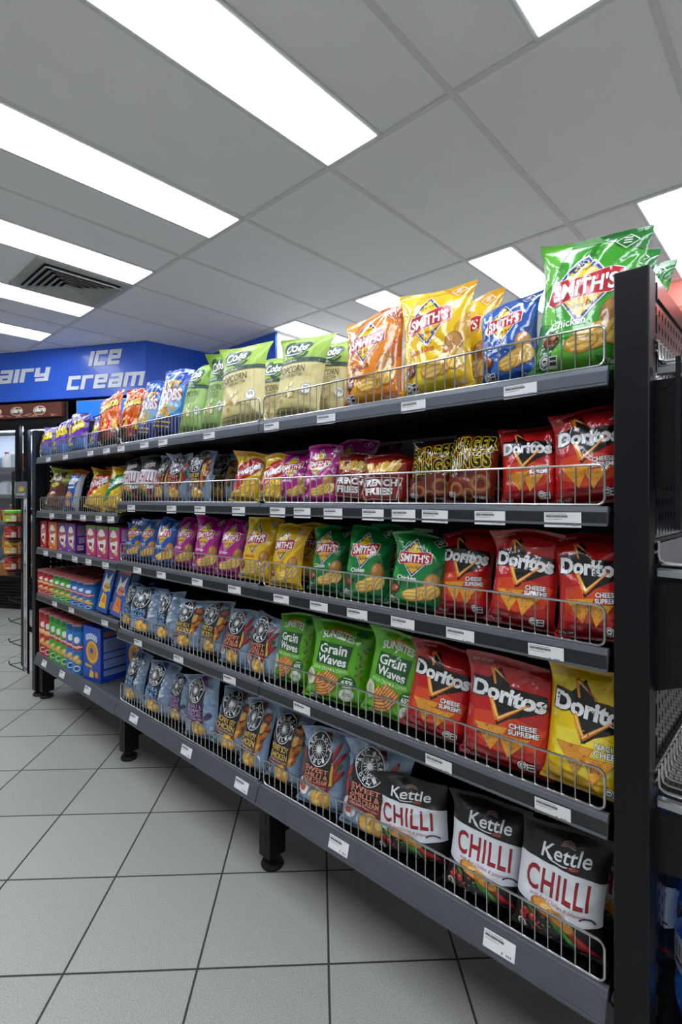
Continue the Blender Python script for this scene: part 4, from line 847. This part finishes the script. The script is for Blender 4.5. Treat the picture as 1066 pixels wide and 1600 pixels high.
def cap_shelf(z, kind, lab, dn=-.21):
    t = thing('end_cap_shelf', lab, 'shelf', (-.19, LY + .03, z), group='end cap shelves')
    r = .0028; m = MB(); L = .9
    n = 36 if kind == 'wire' else 2
    for k in range(n):
        y = .012 + L * k / (n - 1) if kind != 'wire' else .012 + .0245 * k; m.tube([(.002, y, .036), (.002, y, .012), (.004, y, .004), (.012, y, 0), (.30, y, 0)], r, 8)
    for (x, zz) in ((-.001, .035), (-.001, .018), (.15, -.004), (.298, .003)): m.tube([(x, 0, zz), (x, L, zz)], r, 8)
    m.obj('wire_tray', 'chrome_wire', t)
    if kind == 'tray':
        q = MB(); q.box(.006, .3, .014, L, -.004, .0); q.box(.003, .006, .014, L, 0, .032); q.obj('tray_liner', 'alloy', t)
    q = MB(); q.box(.002, .31, .0, .012, -.022, -.010); q.box(.002, .31, .0, .012, -.010, -.008); q.obj('side_rail', 'alloy', t, .003)
    q = MB(); q.add([(-.004, .004, -.03), (.30, .004, -.03), (.30, .004, -.09), (-.004, .004, dn), (-.004, .008, -.03), (.30, .008, -.03), (.30, .008, -.09), (-.004, .008, dn)], [(0, 3, 2, 1), (4, 5, 6, 7), (0, 1, 5, 4), (1, 2, 6, 5), (2, 3, 7, 6), (3, 0, 4, 7)]); b_ = q.obj('bracket', 'black_steel', t)
    q = MB(); q.add([(.012 + .0055 * math.cos(R(45 * k)), y, -.040 + .0055 * math.sin(R(45 * k))) for y in (.0015, .004) for k in range(8)], [tuple(range(8))] + [(k, 8 + k, 8 + (k + 1) % 8, (k + 1) % 8) for k in range(8)]); q.obj('screw', 'screw', b_)
    return t
t1 = cap_shelf(1.294, 'wire', 'top chrome wire shelf on the near end cap beside the black upright')
MB().box(.030, .037, -.012, .03, -.27, .0).obj('side_plate', 'black_steel', t1)
cap_shelf(.966, 'tray', 'middle chrome tray shelf on the near end cap beside the black upright'); cap_shelf(.594, 'wire', 'lower chrome wire shelf on the near end cap above the water bottle', -.13)
MB().box(-.19, .2, LY + .05, 1.9, .16, .185).obj('end_cap_deck', 'dark_deck').update_tag()
o = bpy.data.objects['end_cap_deck']; o['label'] = 'dark base deck of the near end cap under the water bottle'; o['category'] = 'shelf'
m = MB(); m.box(-.18, .2, LY + .07, 1.88, 0, .16); o = m.obj('end_cap_plinth', 'black_steel'); o['label'] = 'black plinth under the near end cap base deck'; o['category'] = 'plinth'
t = thing('reflected_dark_box', 'unseen dark box added by the back wall to darken the near end panel reflection', 'cabinet', (1.3, FY1 - .45, 0))  # dark box added out of view so the glossy end panel reflects dark
MB().box(-1.7, 1.9, .02, .42, 0, 1.9).obj('dark_box_body', 'black_plastic', t, .01); MB().box(-1.66, .09, 0, .02, .1, 1.8).obj('door', 'black_steel', t); MB().box(.11, 1.86, 0, .02, .1, 1.8).obj('door', 'black_steel', t)
# water bottle on the base
for i, (x, y, lab) in enumerate(((-.086, 1.07, 'big blue water bottle on the near end cap base, nearest the upright'), (-.086, 1.27, 'big blue water bottle on the near end cap base, behind the first'))):
    t = thing('water_bottle', lab, 'bottle', (x, y, .186), group='water bottles on the end cap')
    MB().lathe([(.06, 0), (.088, .008), (.094, .03), (.094, .06), (.086, .075), (.094, .09), (.094, .14), (.085, .155), (.082, .175), (.088, .19), (.092, .205), (.084, .228), (.05, .242), (.028, .248), (.026, .255)], n=36).obj('bottle_body', 'water_plastic', t)
    MB().lathe([(.03, .25), (.032, .252), (.032, .268), (.028, .271)], n=20).obj('bottle_cap', 'blue_cap', t)
    a = Art('9cc4ee'); a.rect(0, 0, 10, 14, 'a8ccee'); a.rect(1, 2, 4.4, 12, 'f4f4f6')
    for k in range(11): a.rect(1.4 + .26 * k, 5.6, 1.4 + .26 * k + (.1 if k % 3 else .18), 11.2, '3a3f58')
    a.rect(1.4, 2.8, 4.0, 4.8, '5a607a')
    def cyl(u, v, r=.0945, z0=.092, hh=.06):
        q = R(190) + u * R(100); n = np.stack([np.cos(q), np.sin(q), np.zeros_like(q)], 1); return n * r + np.stack([0 * q, 0 * q, z0 + v * hh], 1), n
    art_on('bottle_label', a, cyl, t, 'printed_paper')
# red tub on the far top
t = thing('red_tub', 'red plastic tub on the far top of the near end cap', 'tub', (.12, 1.9, 1.33)); t.location = (.10, 1.88, 1.327)
MB().lathe([(.05, 0), (.062, .1), (.066, .104), (.066, .112)], n=28).obj('tub_body', 'red_pot', t); MB().lathe([(.067, .112), (.067, .125), (.06, .128)], n=28).obj('tub_lid', 'white_plastic', t)

# ------------------------------------------------------------------ hook rack and jars at the far end
rk = thing('hook_rack', 'black hook rack with long printed price strip hung on the far end of the gondola', 'rack', (-3.30, LY, 0))
MB().box(-.115, -.075, .02, .05, .10, 1.10).obj('back_bar', 'black_steel', rk); MB().box(-.09, .15, .05, .058, .98, 1.01).obj('hanger_arm', 'black_steel', rk); MB().box(-.09, .15, .05, .058, .3, .33).obj('hanger_arm', 'black_steel', rk)
st = Art('b6b0a8'); st.rect(0, 0, 10, 14, 'b9c0c6'); st.rect(0, 1.2, 10, 4.4, 'c4b2a4'); st.rect(0, 6.4, 10, 9.4, 'c8bcae'); st.rect(0, 0, 10, .3, '8a5a8c')
rg = random.Random(21)
for z in (1.4, 6.0, 10.4):
    for k in range(9): st.ring(4.6 + rg.uniform(-.5, .5), z + .25 * k + .6, 2.4, .1, .5, '8e8a86', 8, 20, 330)
    st.ell(5, z - .4, 2.0, .12, '4a4c50', 10, 8); st.line([(4, z - .7), (6, z - .1)], .8, '5a5c60')
sp_ = MB().box(.008, .072, .0, .006, .105, 1.075).obj('price_strip', 'white_plastic', rk); art_on('strip_print', st, flat_map((.010, -.0002, .107), (1, 0, 0), (0, 0, 1), .060, .966), sp_, 'printed_paper')
MB().box(-.002, .008, -.002, .008, .10, 1.08).obj('strip_edge', 'black_steel', rk); MB().box(.072, .082, -.002, .008, .10, 1.08).obj('strip_edge', 'black_steel', rk)
m = MB(); m.box(-.13, .07, -.004, .002, 1.075, 1.17); tg = m.obj('header_card', 'grey_channel', rk); hc = Art('6a6c70'); hc.poly([(3, 7), (4, 11), (5, 8.4), (6, 11.4), (7, 8.4), (8, 10.6), (8, 6), (3, 6)], 'c8a92c'); hc.rect(1, 2.4, 9, 4.2, 'a4a8ac'); hc.rect(1.4, .8, 7, 1.7, '3c3e42')
art_on('card_print', hc, flat_map((-.128, -.0045, 1.077), (1, 0, 0), (0, 0, 1), .196, .09), tg, 'printed_paper')
for z in (.62, .47, .345, .22, .085):
    m = MB(); m.tube([(-.02, .02, z), (-.24, .0, z - .005), (-.262, 0, z - .002), (-.27, 0, z + .012)], .003, 8); m.tube([(-.1, .03, z + .035), (-.24, 0, z - .003)], .0025, 6); m.obj('hook', 'black_steel', rk)
for i, (z, lidm, bodym, lc, nm) in enumerate(((.93, 'lid_green', 'salsa', 'a8b830', 'green lid'), (.835, 'lid_red', 'salsa', 'b8402c', 'red lid and red label'), (.742, 'lid_yellow', 'salsa_pale', 'd0a030', 'yellow lid'), (.648, 'lid_red', 'salsa', 'c05428', 'red lid and orange label'))):
    q = MB(); q.box(-.255, -.09, -.03, .05, z - .006, z - .002); q.obj('jar_ledge', 'black_steel', rk)
    t = thing('dip_jar', f'squat dip jar with {nm} on the far hook rack', 'jar', (-3.30 - .21, LY + .005, z - .0015), group='dip jars on the hook rack')
    MB().lathe([(.036, 0), (.043, .006), (.044, .05), (.040, .058), (.037, .060)], n=26).obj('jar_glass', bodym, t); MB().lathe([(.041, .058), (.042, .06), (.042, .074), (.038, .077)], n=26).obj('jar_lid', lidm, t)
    a = Art(lc); a.rect(0, 0, 10, 14, lc); a.rect(.8, 2, 3.4, 11, 'd8d0b0' if i == 3 else lc); a.ell(3.2, 8, 1.3, 4, 'e4ddc4', 0, 12); a.rect(5.4, 3, 7.6, 5, 'e8e2cc'); a.rect(8.0, 2, 9.6, 12, 'f0f0ee')
    for k in range(5): a.rect(8.2 + .27 * k, 3, 8.3 + .27 * k, 11, '444444')
    def cyl(u, v, r=.0443):
        q = R(200) + u * R(170); n = np.stack([np.cos(q), np.sin(q), np.zeros_like(q)], 1); return n * r + np.stack([0 * q, 0 * q, .009 + v * .038], 1), n
    art_on('jar_label', a, cyl, t, 'printed_paper')

# ------------------------------------------------------------------ far bay: crisp tubes and boxes
def tube_art(base, dk, n):
    a = Art(base); a.rect(0, 0, 10, 14, base); a.rect(0, 12.4, 10, 14, dk); a.poly([(1.6, 8.6), (8.4, 8.6), (8.0, 7.2), (5, 6.8), (2, 7.2)], 'c01c2a' if base != 'c8202a' else 'e8b43a')
    a.text('Pringles', 5, 7.9, 5.6, 1.1, 'f4f0e8', bold=.03); a.ell(5, 10.0, 1.5, 1.0, 'f2f0ea', 0, 18)
    a.chip(4.4, 4.6, 2.0, .9, 15, False, ('c98a2c', 'eac064', 'f4dc98')); a.chip(5.8, 3.6, 1.8, .8, -10, False, ('c98a2c', 'e2b454', 'f4dc98')); a.ell(5, 1.6, 1.8, .9, 'e6eee6', 0, 14); a.ell(5, 1.6, 1.4, .6, dk, 0, 12); return a
TA = {'red': tube_art('c8202a', '8e121a', 0), 'green': tube_art('44a832', '1f7a2c', 1), 'blue': tube_art('1f78c4', '12508e', 2)}
TP = {}
def tube_proto(colr, h, lab, loc, grp):
    r = .0365; t = thing('crisp_tube', lab, 'crisp tube', loc, group=grp); a = TA[colr]
    MB().lathe([(r, 0), (r, h - .004)], n=28).obj('tube_body', mat(f'tube_{colr}', a.base, .35, 0, .04, 30) if f'tube_{colr}' not in M else f'tube_{colr}', t)
    MB().lathe([(r + .0008, h - .006), (r + .0012, h - .002), (r + .0004, h)], n=28).obj('metal_rim', 'alloy', t)
    MB().lathe([(r + .0014, h - .001), (r + .0014, h + .004), (r - .003, h + .005), (r - .005, h + .0035)], n=28).obj('lid', 'lid_cloudy', t)
    def cyl(u, v):
        q = R(235) + u * R(150); n = np.stack([np.cos(q), np.sin(q), np.zeros_like(q)], 1); return n * r + np.stack([0 * q, 0 * q, .003 + v * (h - .010)], 1), n
    art_on('tube_label', a, cyl, t, 'printed_card', first=.0003, step=.00002); return t
mat('lid_cloudy', 'b05a58', .3, 0, .15, 20)
def tubes(z, h, cols, pitch, x0, rows, sn):
    grp = f'crisp tubes on the {sn}'
    for j in range(rows):
        for i, c in enumerate(cols):
            loc = (x0 + pitch * i, .968 + .0755 * j, z); size = 'short' if h < .15 else 'tall'
            lab = f'{size} {c} crisp tube on the {sn}, {nth(i + 1)} column from the left, ' + ('front row' if j == 0 else f'{nth(j + 1)} row back')
            if (c, h) in TP: dup(TP[(c, h)], loc, lab)
            else: TP[(c, h)] = tube_proto(c, h, lab, loc, grp)
Z44 = .535 + .036 - .005; Z55 = .2 + .052 - .005; Z33 = .781 + .034 - .005
tubes(Z44, .125, ['red'] * 3 + ['green'] * 3 + ['blue'] * 3, .0765, -3.052, 5, 'fourth shelf'); tubes(Z55, .232, ['red'] * 2 + ['green'] * 3 + ['blue'] * 2, .0765, -3.03, 5, 'bottom shelf')
def carton(name, lab, loc, rot, w_, d_, h_, base, front, side=None, grp=None, cat='box'):
    t = thing(name, lab, cat, loc, rot, grp); k = f'card_{base}'
    if k not in M: mat(k, base, .4, 0, .05, 30)
    MB().box(-w_ / 2, w_ / 2, 0, d_, 0, h_).obj('carton', k, t, .0012)
    art_on('printed_front', front, flat_map((-w_ / 2, -.0001, 0), (1, 0, 0), (0, 0, 1), w_, h_), t, 'printed_card', step=.00003, first=.0002)
    if side: art_on('printed_side', side, flat_map((w_ / 2 + .0001, 0, 0), (0, 1, 0), (0, 0, 1), d_, h_), t, 'printed_card', step=.00003, first=.0002)
    return t
def panel(base, pale):
    a = Art(base); a.rect(0, 0, 10, 14, base); a.rect(1.6, 8.2, 8.6, 13, pale); a.rect(2.6, 4.6, 7.4, 7.6, pale); a.rect(1.6, 1.4, 6.2, 3.6, 'e6e2ea')
    for k in range(8): a.rect(2.0, 8.6 + .54 * k, 8.2, 8.72 + .54 * k, '6a6478')
    for k in range(10): a.rect(2.0 + .4 * k, 1.8, 2.16 + .4 * k, 3.2, '3a3644')
    return a
def cracker(base, oval, word, wc, oc):
    a = Art(base); a.rect(0, 0, 10, 14, base); a.poly([(0, 12), (10, 13), (10, 14), (0, 14)], oval); a.ell(4.6, 7.8, 3.6, 4.8, 'f2eee6', 8, 24); a.text(word, 4.6, 8.6, 6.6, 2.8, wc, rot=8, bold=.05, out=(oc, .03)); a.rect(2.8, 4.6, 6.2, 6.2, oc); a.chip(6.8, 3.0, 1.6, 1.1, 20, False, ('c98a2c', 'e6b858', 'f4dc98')); a.rect(1, .7, 4, 1.1, 'f2eee6'); return a
jz = cracker('c81e2c', 'a01420', 'JATZ', 'c41c2a', '8a1018'); os_ = cracker('e8741c', 'c85410', 'Shapes', 'c8541c', '8e2c10'); ps = cracker('7a3a9c', '5a2480', 'Shapes', 'c8541c', '8e2c10'); ms = cracker('c03a7a', '6aa02c', 'Shapes', 'c8541c', '8e2c10')
pu, mg = panel('5c2486', 'b49acb'), panel('a8207c', 'd6a8cc')
BX = [(-3.045, .092, 'c81e2c', jz, panel('c81e2c', 'e8b8b8'), 'red cracker box'), (-2.905, .10, 'e8741c', os_, panel('e8741c', 'f0cfa8'), 'orange savoury biscuit box'), (-2.765, .10, '7a3a9c', ps, pu, 'purple savoury biscuit box, left one'), (-2.655, .10, '8a50b0', ps, pu, 'purple savoury biscuit box, right one'),
      (-2.42, .10, 'c03a7a', ms, mg, 'pink savoury biscuit box, left one'), (-2.30, .10, 'b89ad0', ms, mg, 'lilac savoury biscuit box beside the pink one'), (-2.18, .10, 'a8207c', ms, mg, 'magenta savoury biscuit box nearest the wire fence')]
BP = {}
for j in range(3):
    for i, (x, w_, base, fa, sa, d) in enumerate(BX):
        lab = f'{d} on third shelf' + ('' if j == 0 else f', {nth(j + 1)} one back')
        if j == 0: p = carton('biscuit_box', lab, (x, .955, Z33), (0, 0, R(2 * (i % 3))), w_, .062, .142, base, fa, sa, 'biscuit boxes on the third shelf'); BP[i] = p
        elif not (i in (2, 3) and j == 1): dup(BP[i], (x + .002, .955 + .066 * j, Z33), lab)
# leaning snack cartons and their display trays on the fourth shelf
def cheese(base, tri, top):
    a = Art(base); a.rect(0, 0, 10, 14, base); a.rect(0, 12.6, 10, 14, top); a.poly([(2, 11.8), (4.4, 9.6), (8.4, 12.2), (7, 8.2), (9, 6.6), (1.4, 6.6)], 'eef0f2'); a.ell(5, 7.4, 3.2, 1.4, tri, 5, 18); a.line([(2.6, 7.2), (3.4, 7.8), (4.2, 7.1), (5, 7.8), (5.8, 7.1), (6.6, 7.8), (7.4, 7.2)], .5, '1f4ea0'); a.poly([(1.6, 1.2), (8.2, 1.2), (6.6, 5.2), (2.6, 5.6)], tri); a.poly([(3.0, 3.0), (6.6, 2.6), (5, 5.4)], 'e0741c'); return a
c1, c2 = cheese('2458b0', 'f0c22c', 'd8a02a'), cheese('3a62ac', 'f08a4a', 'd0642c')
carton('snack_box', 'tall blue and yellow cheese snack box leaning on the fourth shelf', (-2.30, .95, Z44 + .012), (R(-10), R(7), R(6)), .085, .05, .205, '2458b0', c1, panel('1c3f8c', '8fb0d8'), 'leaning cheese snack boxes')
carton('snack_box', 'tall blue and orange cheese snack box leaning on the fourth shelf', (-2.16, .95, Z44 + .014), (R(-10), R(8), R(6)), .085, .05, .2, '3a62ac', c2, panel('2a4684', '8fb0d8'), 'leaning cheese snack boxes')
# big blue biscuit boxes on the bottom shelf
bb = Art('1446b4'); bb.rect(0, 0, 10, 14, '1446b4'); bb.poly([(0, 9), (10, 11), (10, 14), (0, 14)], '1c58cc')
[bb.ell(2.0 + 1.1 * k, 11.0 + .5 * math.sin(math.pi * k / 5), .68, .95, '6aa0e8', 0, 14) for k in range(6)]; [bb.ring(2.0 + 1.1 * k, 11.0 + .5 * math.sin(math.pi * k / 5), .56, .8, .3, 'eef0f6', 14) for k in range(6)]
bb.ell(5.2, 7.4, 3.6, 3.0, 'b8761c', 0, 30); bb.ell(5.2, 7.5, 3.45, 2.85, 'eab83c', 0, 30); bb.ell(5.2, 7.5, 2.6, 2.1, 'd8922a', 0, 26); bb.ell(4.9, 7.8, 1.0, .75, '1446b4', 0, 20)
bb.rect(1.2, 3.4, 5.2, 4.1, 'd8b43c', -4); bb.poly([(3.4, .9), (6, .9), (6, 2.4), (4.4, 3)], 'e8c22c'); bb.ell(7.8, 1.9, 1.0, 1.0, 'b8561c', 0, 16); bb.ell(7.8, 1.9, .8, .75, 'e0a23c', 0, 14)
bs = Art('1240a4'); bs.rect(0, 0, 10, 14, '1240a4'); bs.rect(1, 11.6, 9, 12.8, '9a6a5a')
for (y0, y1) in ((7.8, 11), (6, 7.4), (3.6, 5.6), (1.6, 3.0)): bs.rect(1, y0, 9, y1, '94a6d2'); [bs.rect(1.4, y0 + .3 + .4 * k, 8.4, y0 + .42 + .4 * k, '3a4c84') for k in range(int((y1 - y0) / .42))]
p = carton('biscuit_box', 'big blue biscuit box with yellow ring on the bottom shelf, front one', (-2.41, .955, Z55), (0, 0, R(8)), .14, .15, .245, '1446b4', bb, bs, 'big blue biscuit boxes')
dup(p, (-2.215, 1.06, Z55), 'big blue biscuit box behind the front one on the bottom shelf', (0, 0, R(4)))

# ------------------------------------------------------------------ price tickets in the shelf channels
TK = {}
def ticket(wd, hh, loc, rot, lab, grp):
    t = thing('price_ticket', lab, 'price ticket', loc, rot, group=grp)
    MB().box(-wd / 2, wd / 2, -.0006, 0, -hh, 0).obj('ticket_card', 'white_plastic', t)
    a = Art('f2f2f0'); rg = random.Random(int(wd * 1e4)); x = .5
    while x < 6: l_ = rg.uniform(.2, .5); a.rect(x, 12.2, x + l_, 12.8, '8c8c8e'); x += l_ + .12
    x = .5
    while x < 6.4: l_ = rg.uniform(.08, .22); a.rect(x, 9.2, x + l_, 11.4, '2a2a2c'); x += l_ + .1
    x = .5
    while x < 5: l_ = rg.uniform(.2, .4); a.rect(x, 7.2, x + l_, 7.9, '9a9a9c'); x += l_ + .14
    for x in (6.0, 7.4, 8.0, 8.6): a.rect(x, 1.6, x + .36, 3.4, '7a7a7c')
    art_on('ticket_print', a, flat_map((-wd / 2, -.0006, -hh), (1, 0, 0), (0, 0, 1), wd, hh), t, 'printed_paper', first=.0002, step=.00001); return t
for lv, lst in TICKETS.items():
    for i, (x, wd) in enumerate(lst):
        base = {22: 2, 33: 3, 44: 4}.get(lv, lv); k = lv; far = lv > 9 or (lv in (1, 5) and x < -2.09)
        if lv == 5 and far: k = 55
        hh = {1: .024, 5: .030}.get(base, .026); lip = LIPH[k]; top = LIPB[k] + lip; tilt = .018 if lip > .045 else .004
        ang = math.atan2(tilt * .9 - .006, lip - .014) if tilt > .01 else 0.0; y = LY - .0072 - (.002 if tilt > .01 else 0)
        dz = .011; n = i + 1
        lab = f'white price ticket on the {SHELFN[base]} lip' + (' of the far bay' if lv > 9 else '') + f', {nth(n)} from the right'
        grp = f'price tickets on the {SHELFN[base]}'; key = (hh,); loc = (x, y, top - dz)
        rot = (-ang, R(((i * 7) % 5 - 2) * .4), 0)
        if key in TK: t = dup(TK[key], loc, lab, rot); t['group'] = grp
        else: TK[key] = ticket(.063, hh, loc, rot, lab, grp)
place_bags()
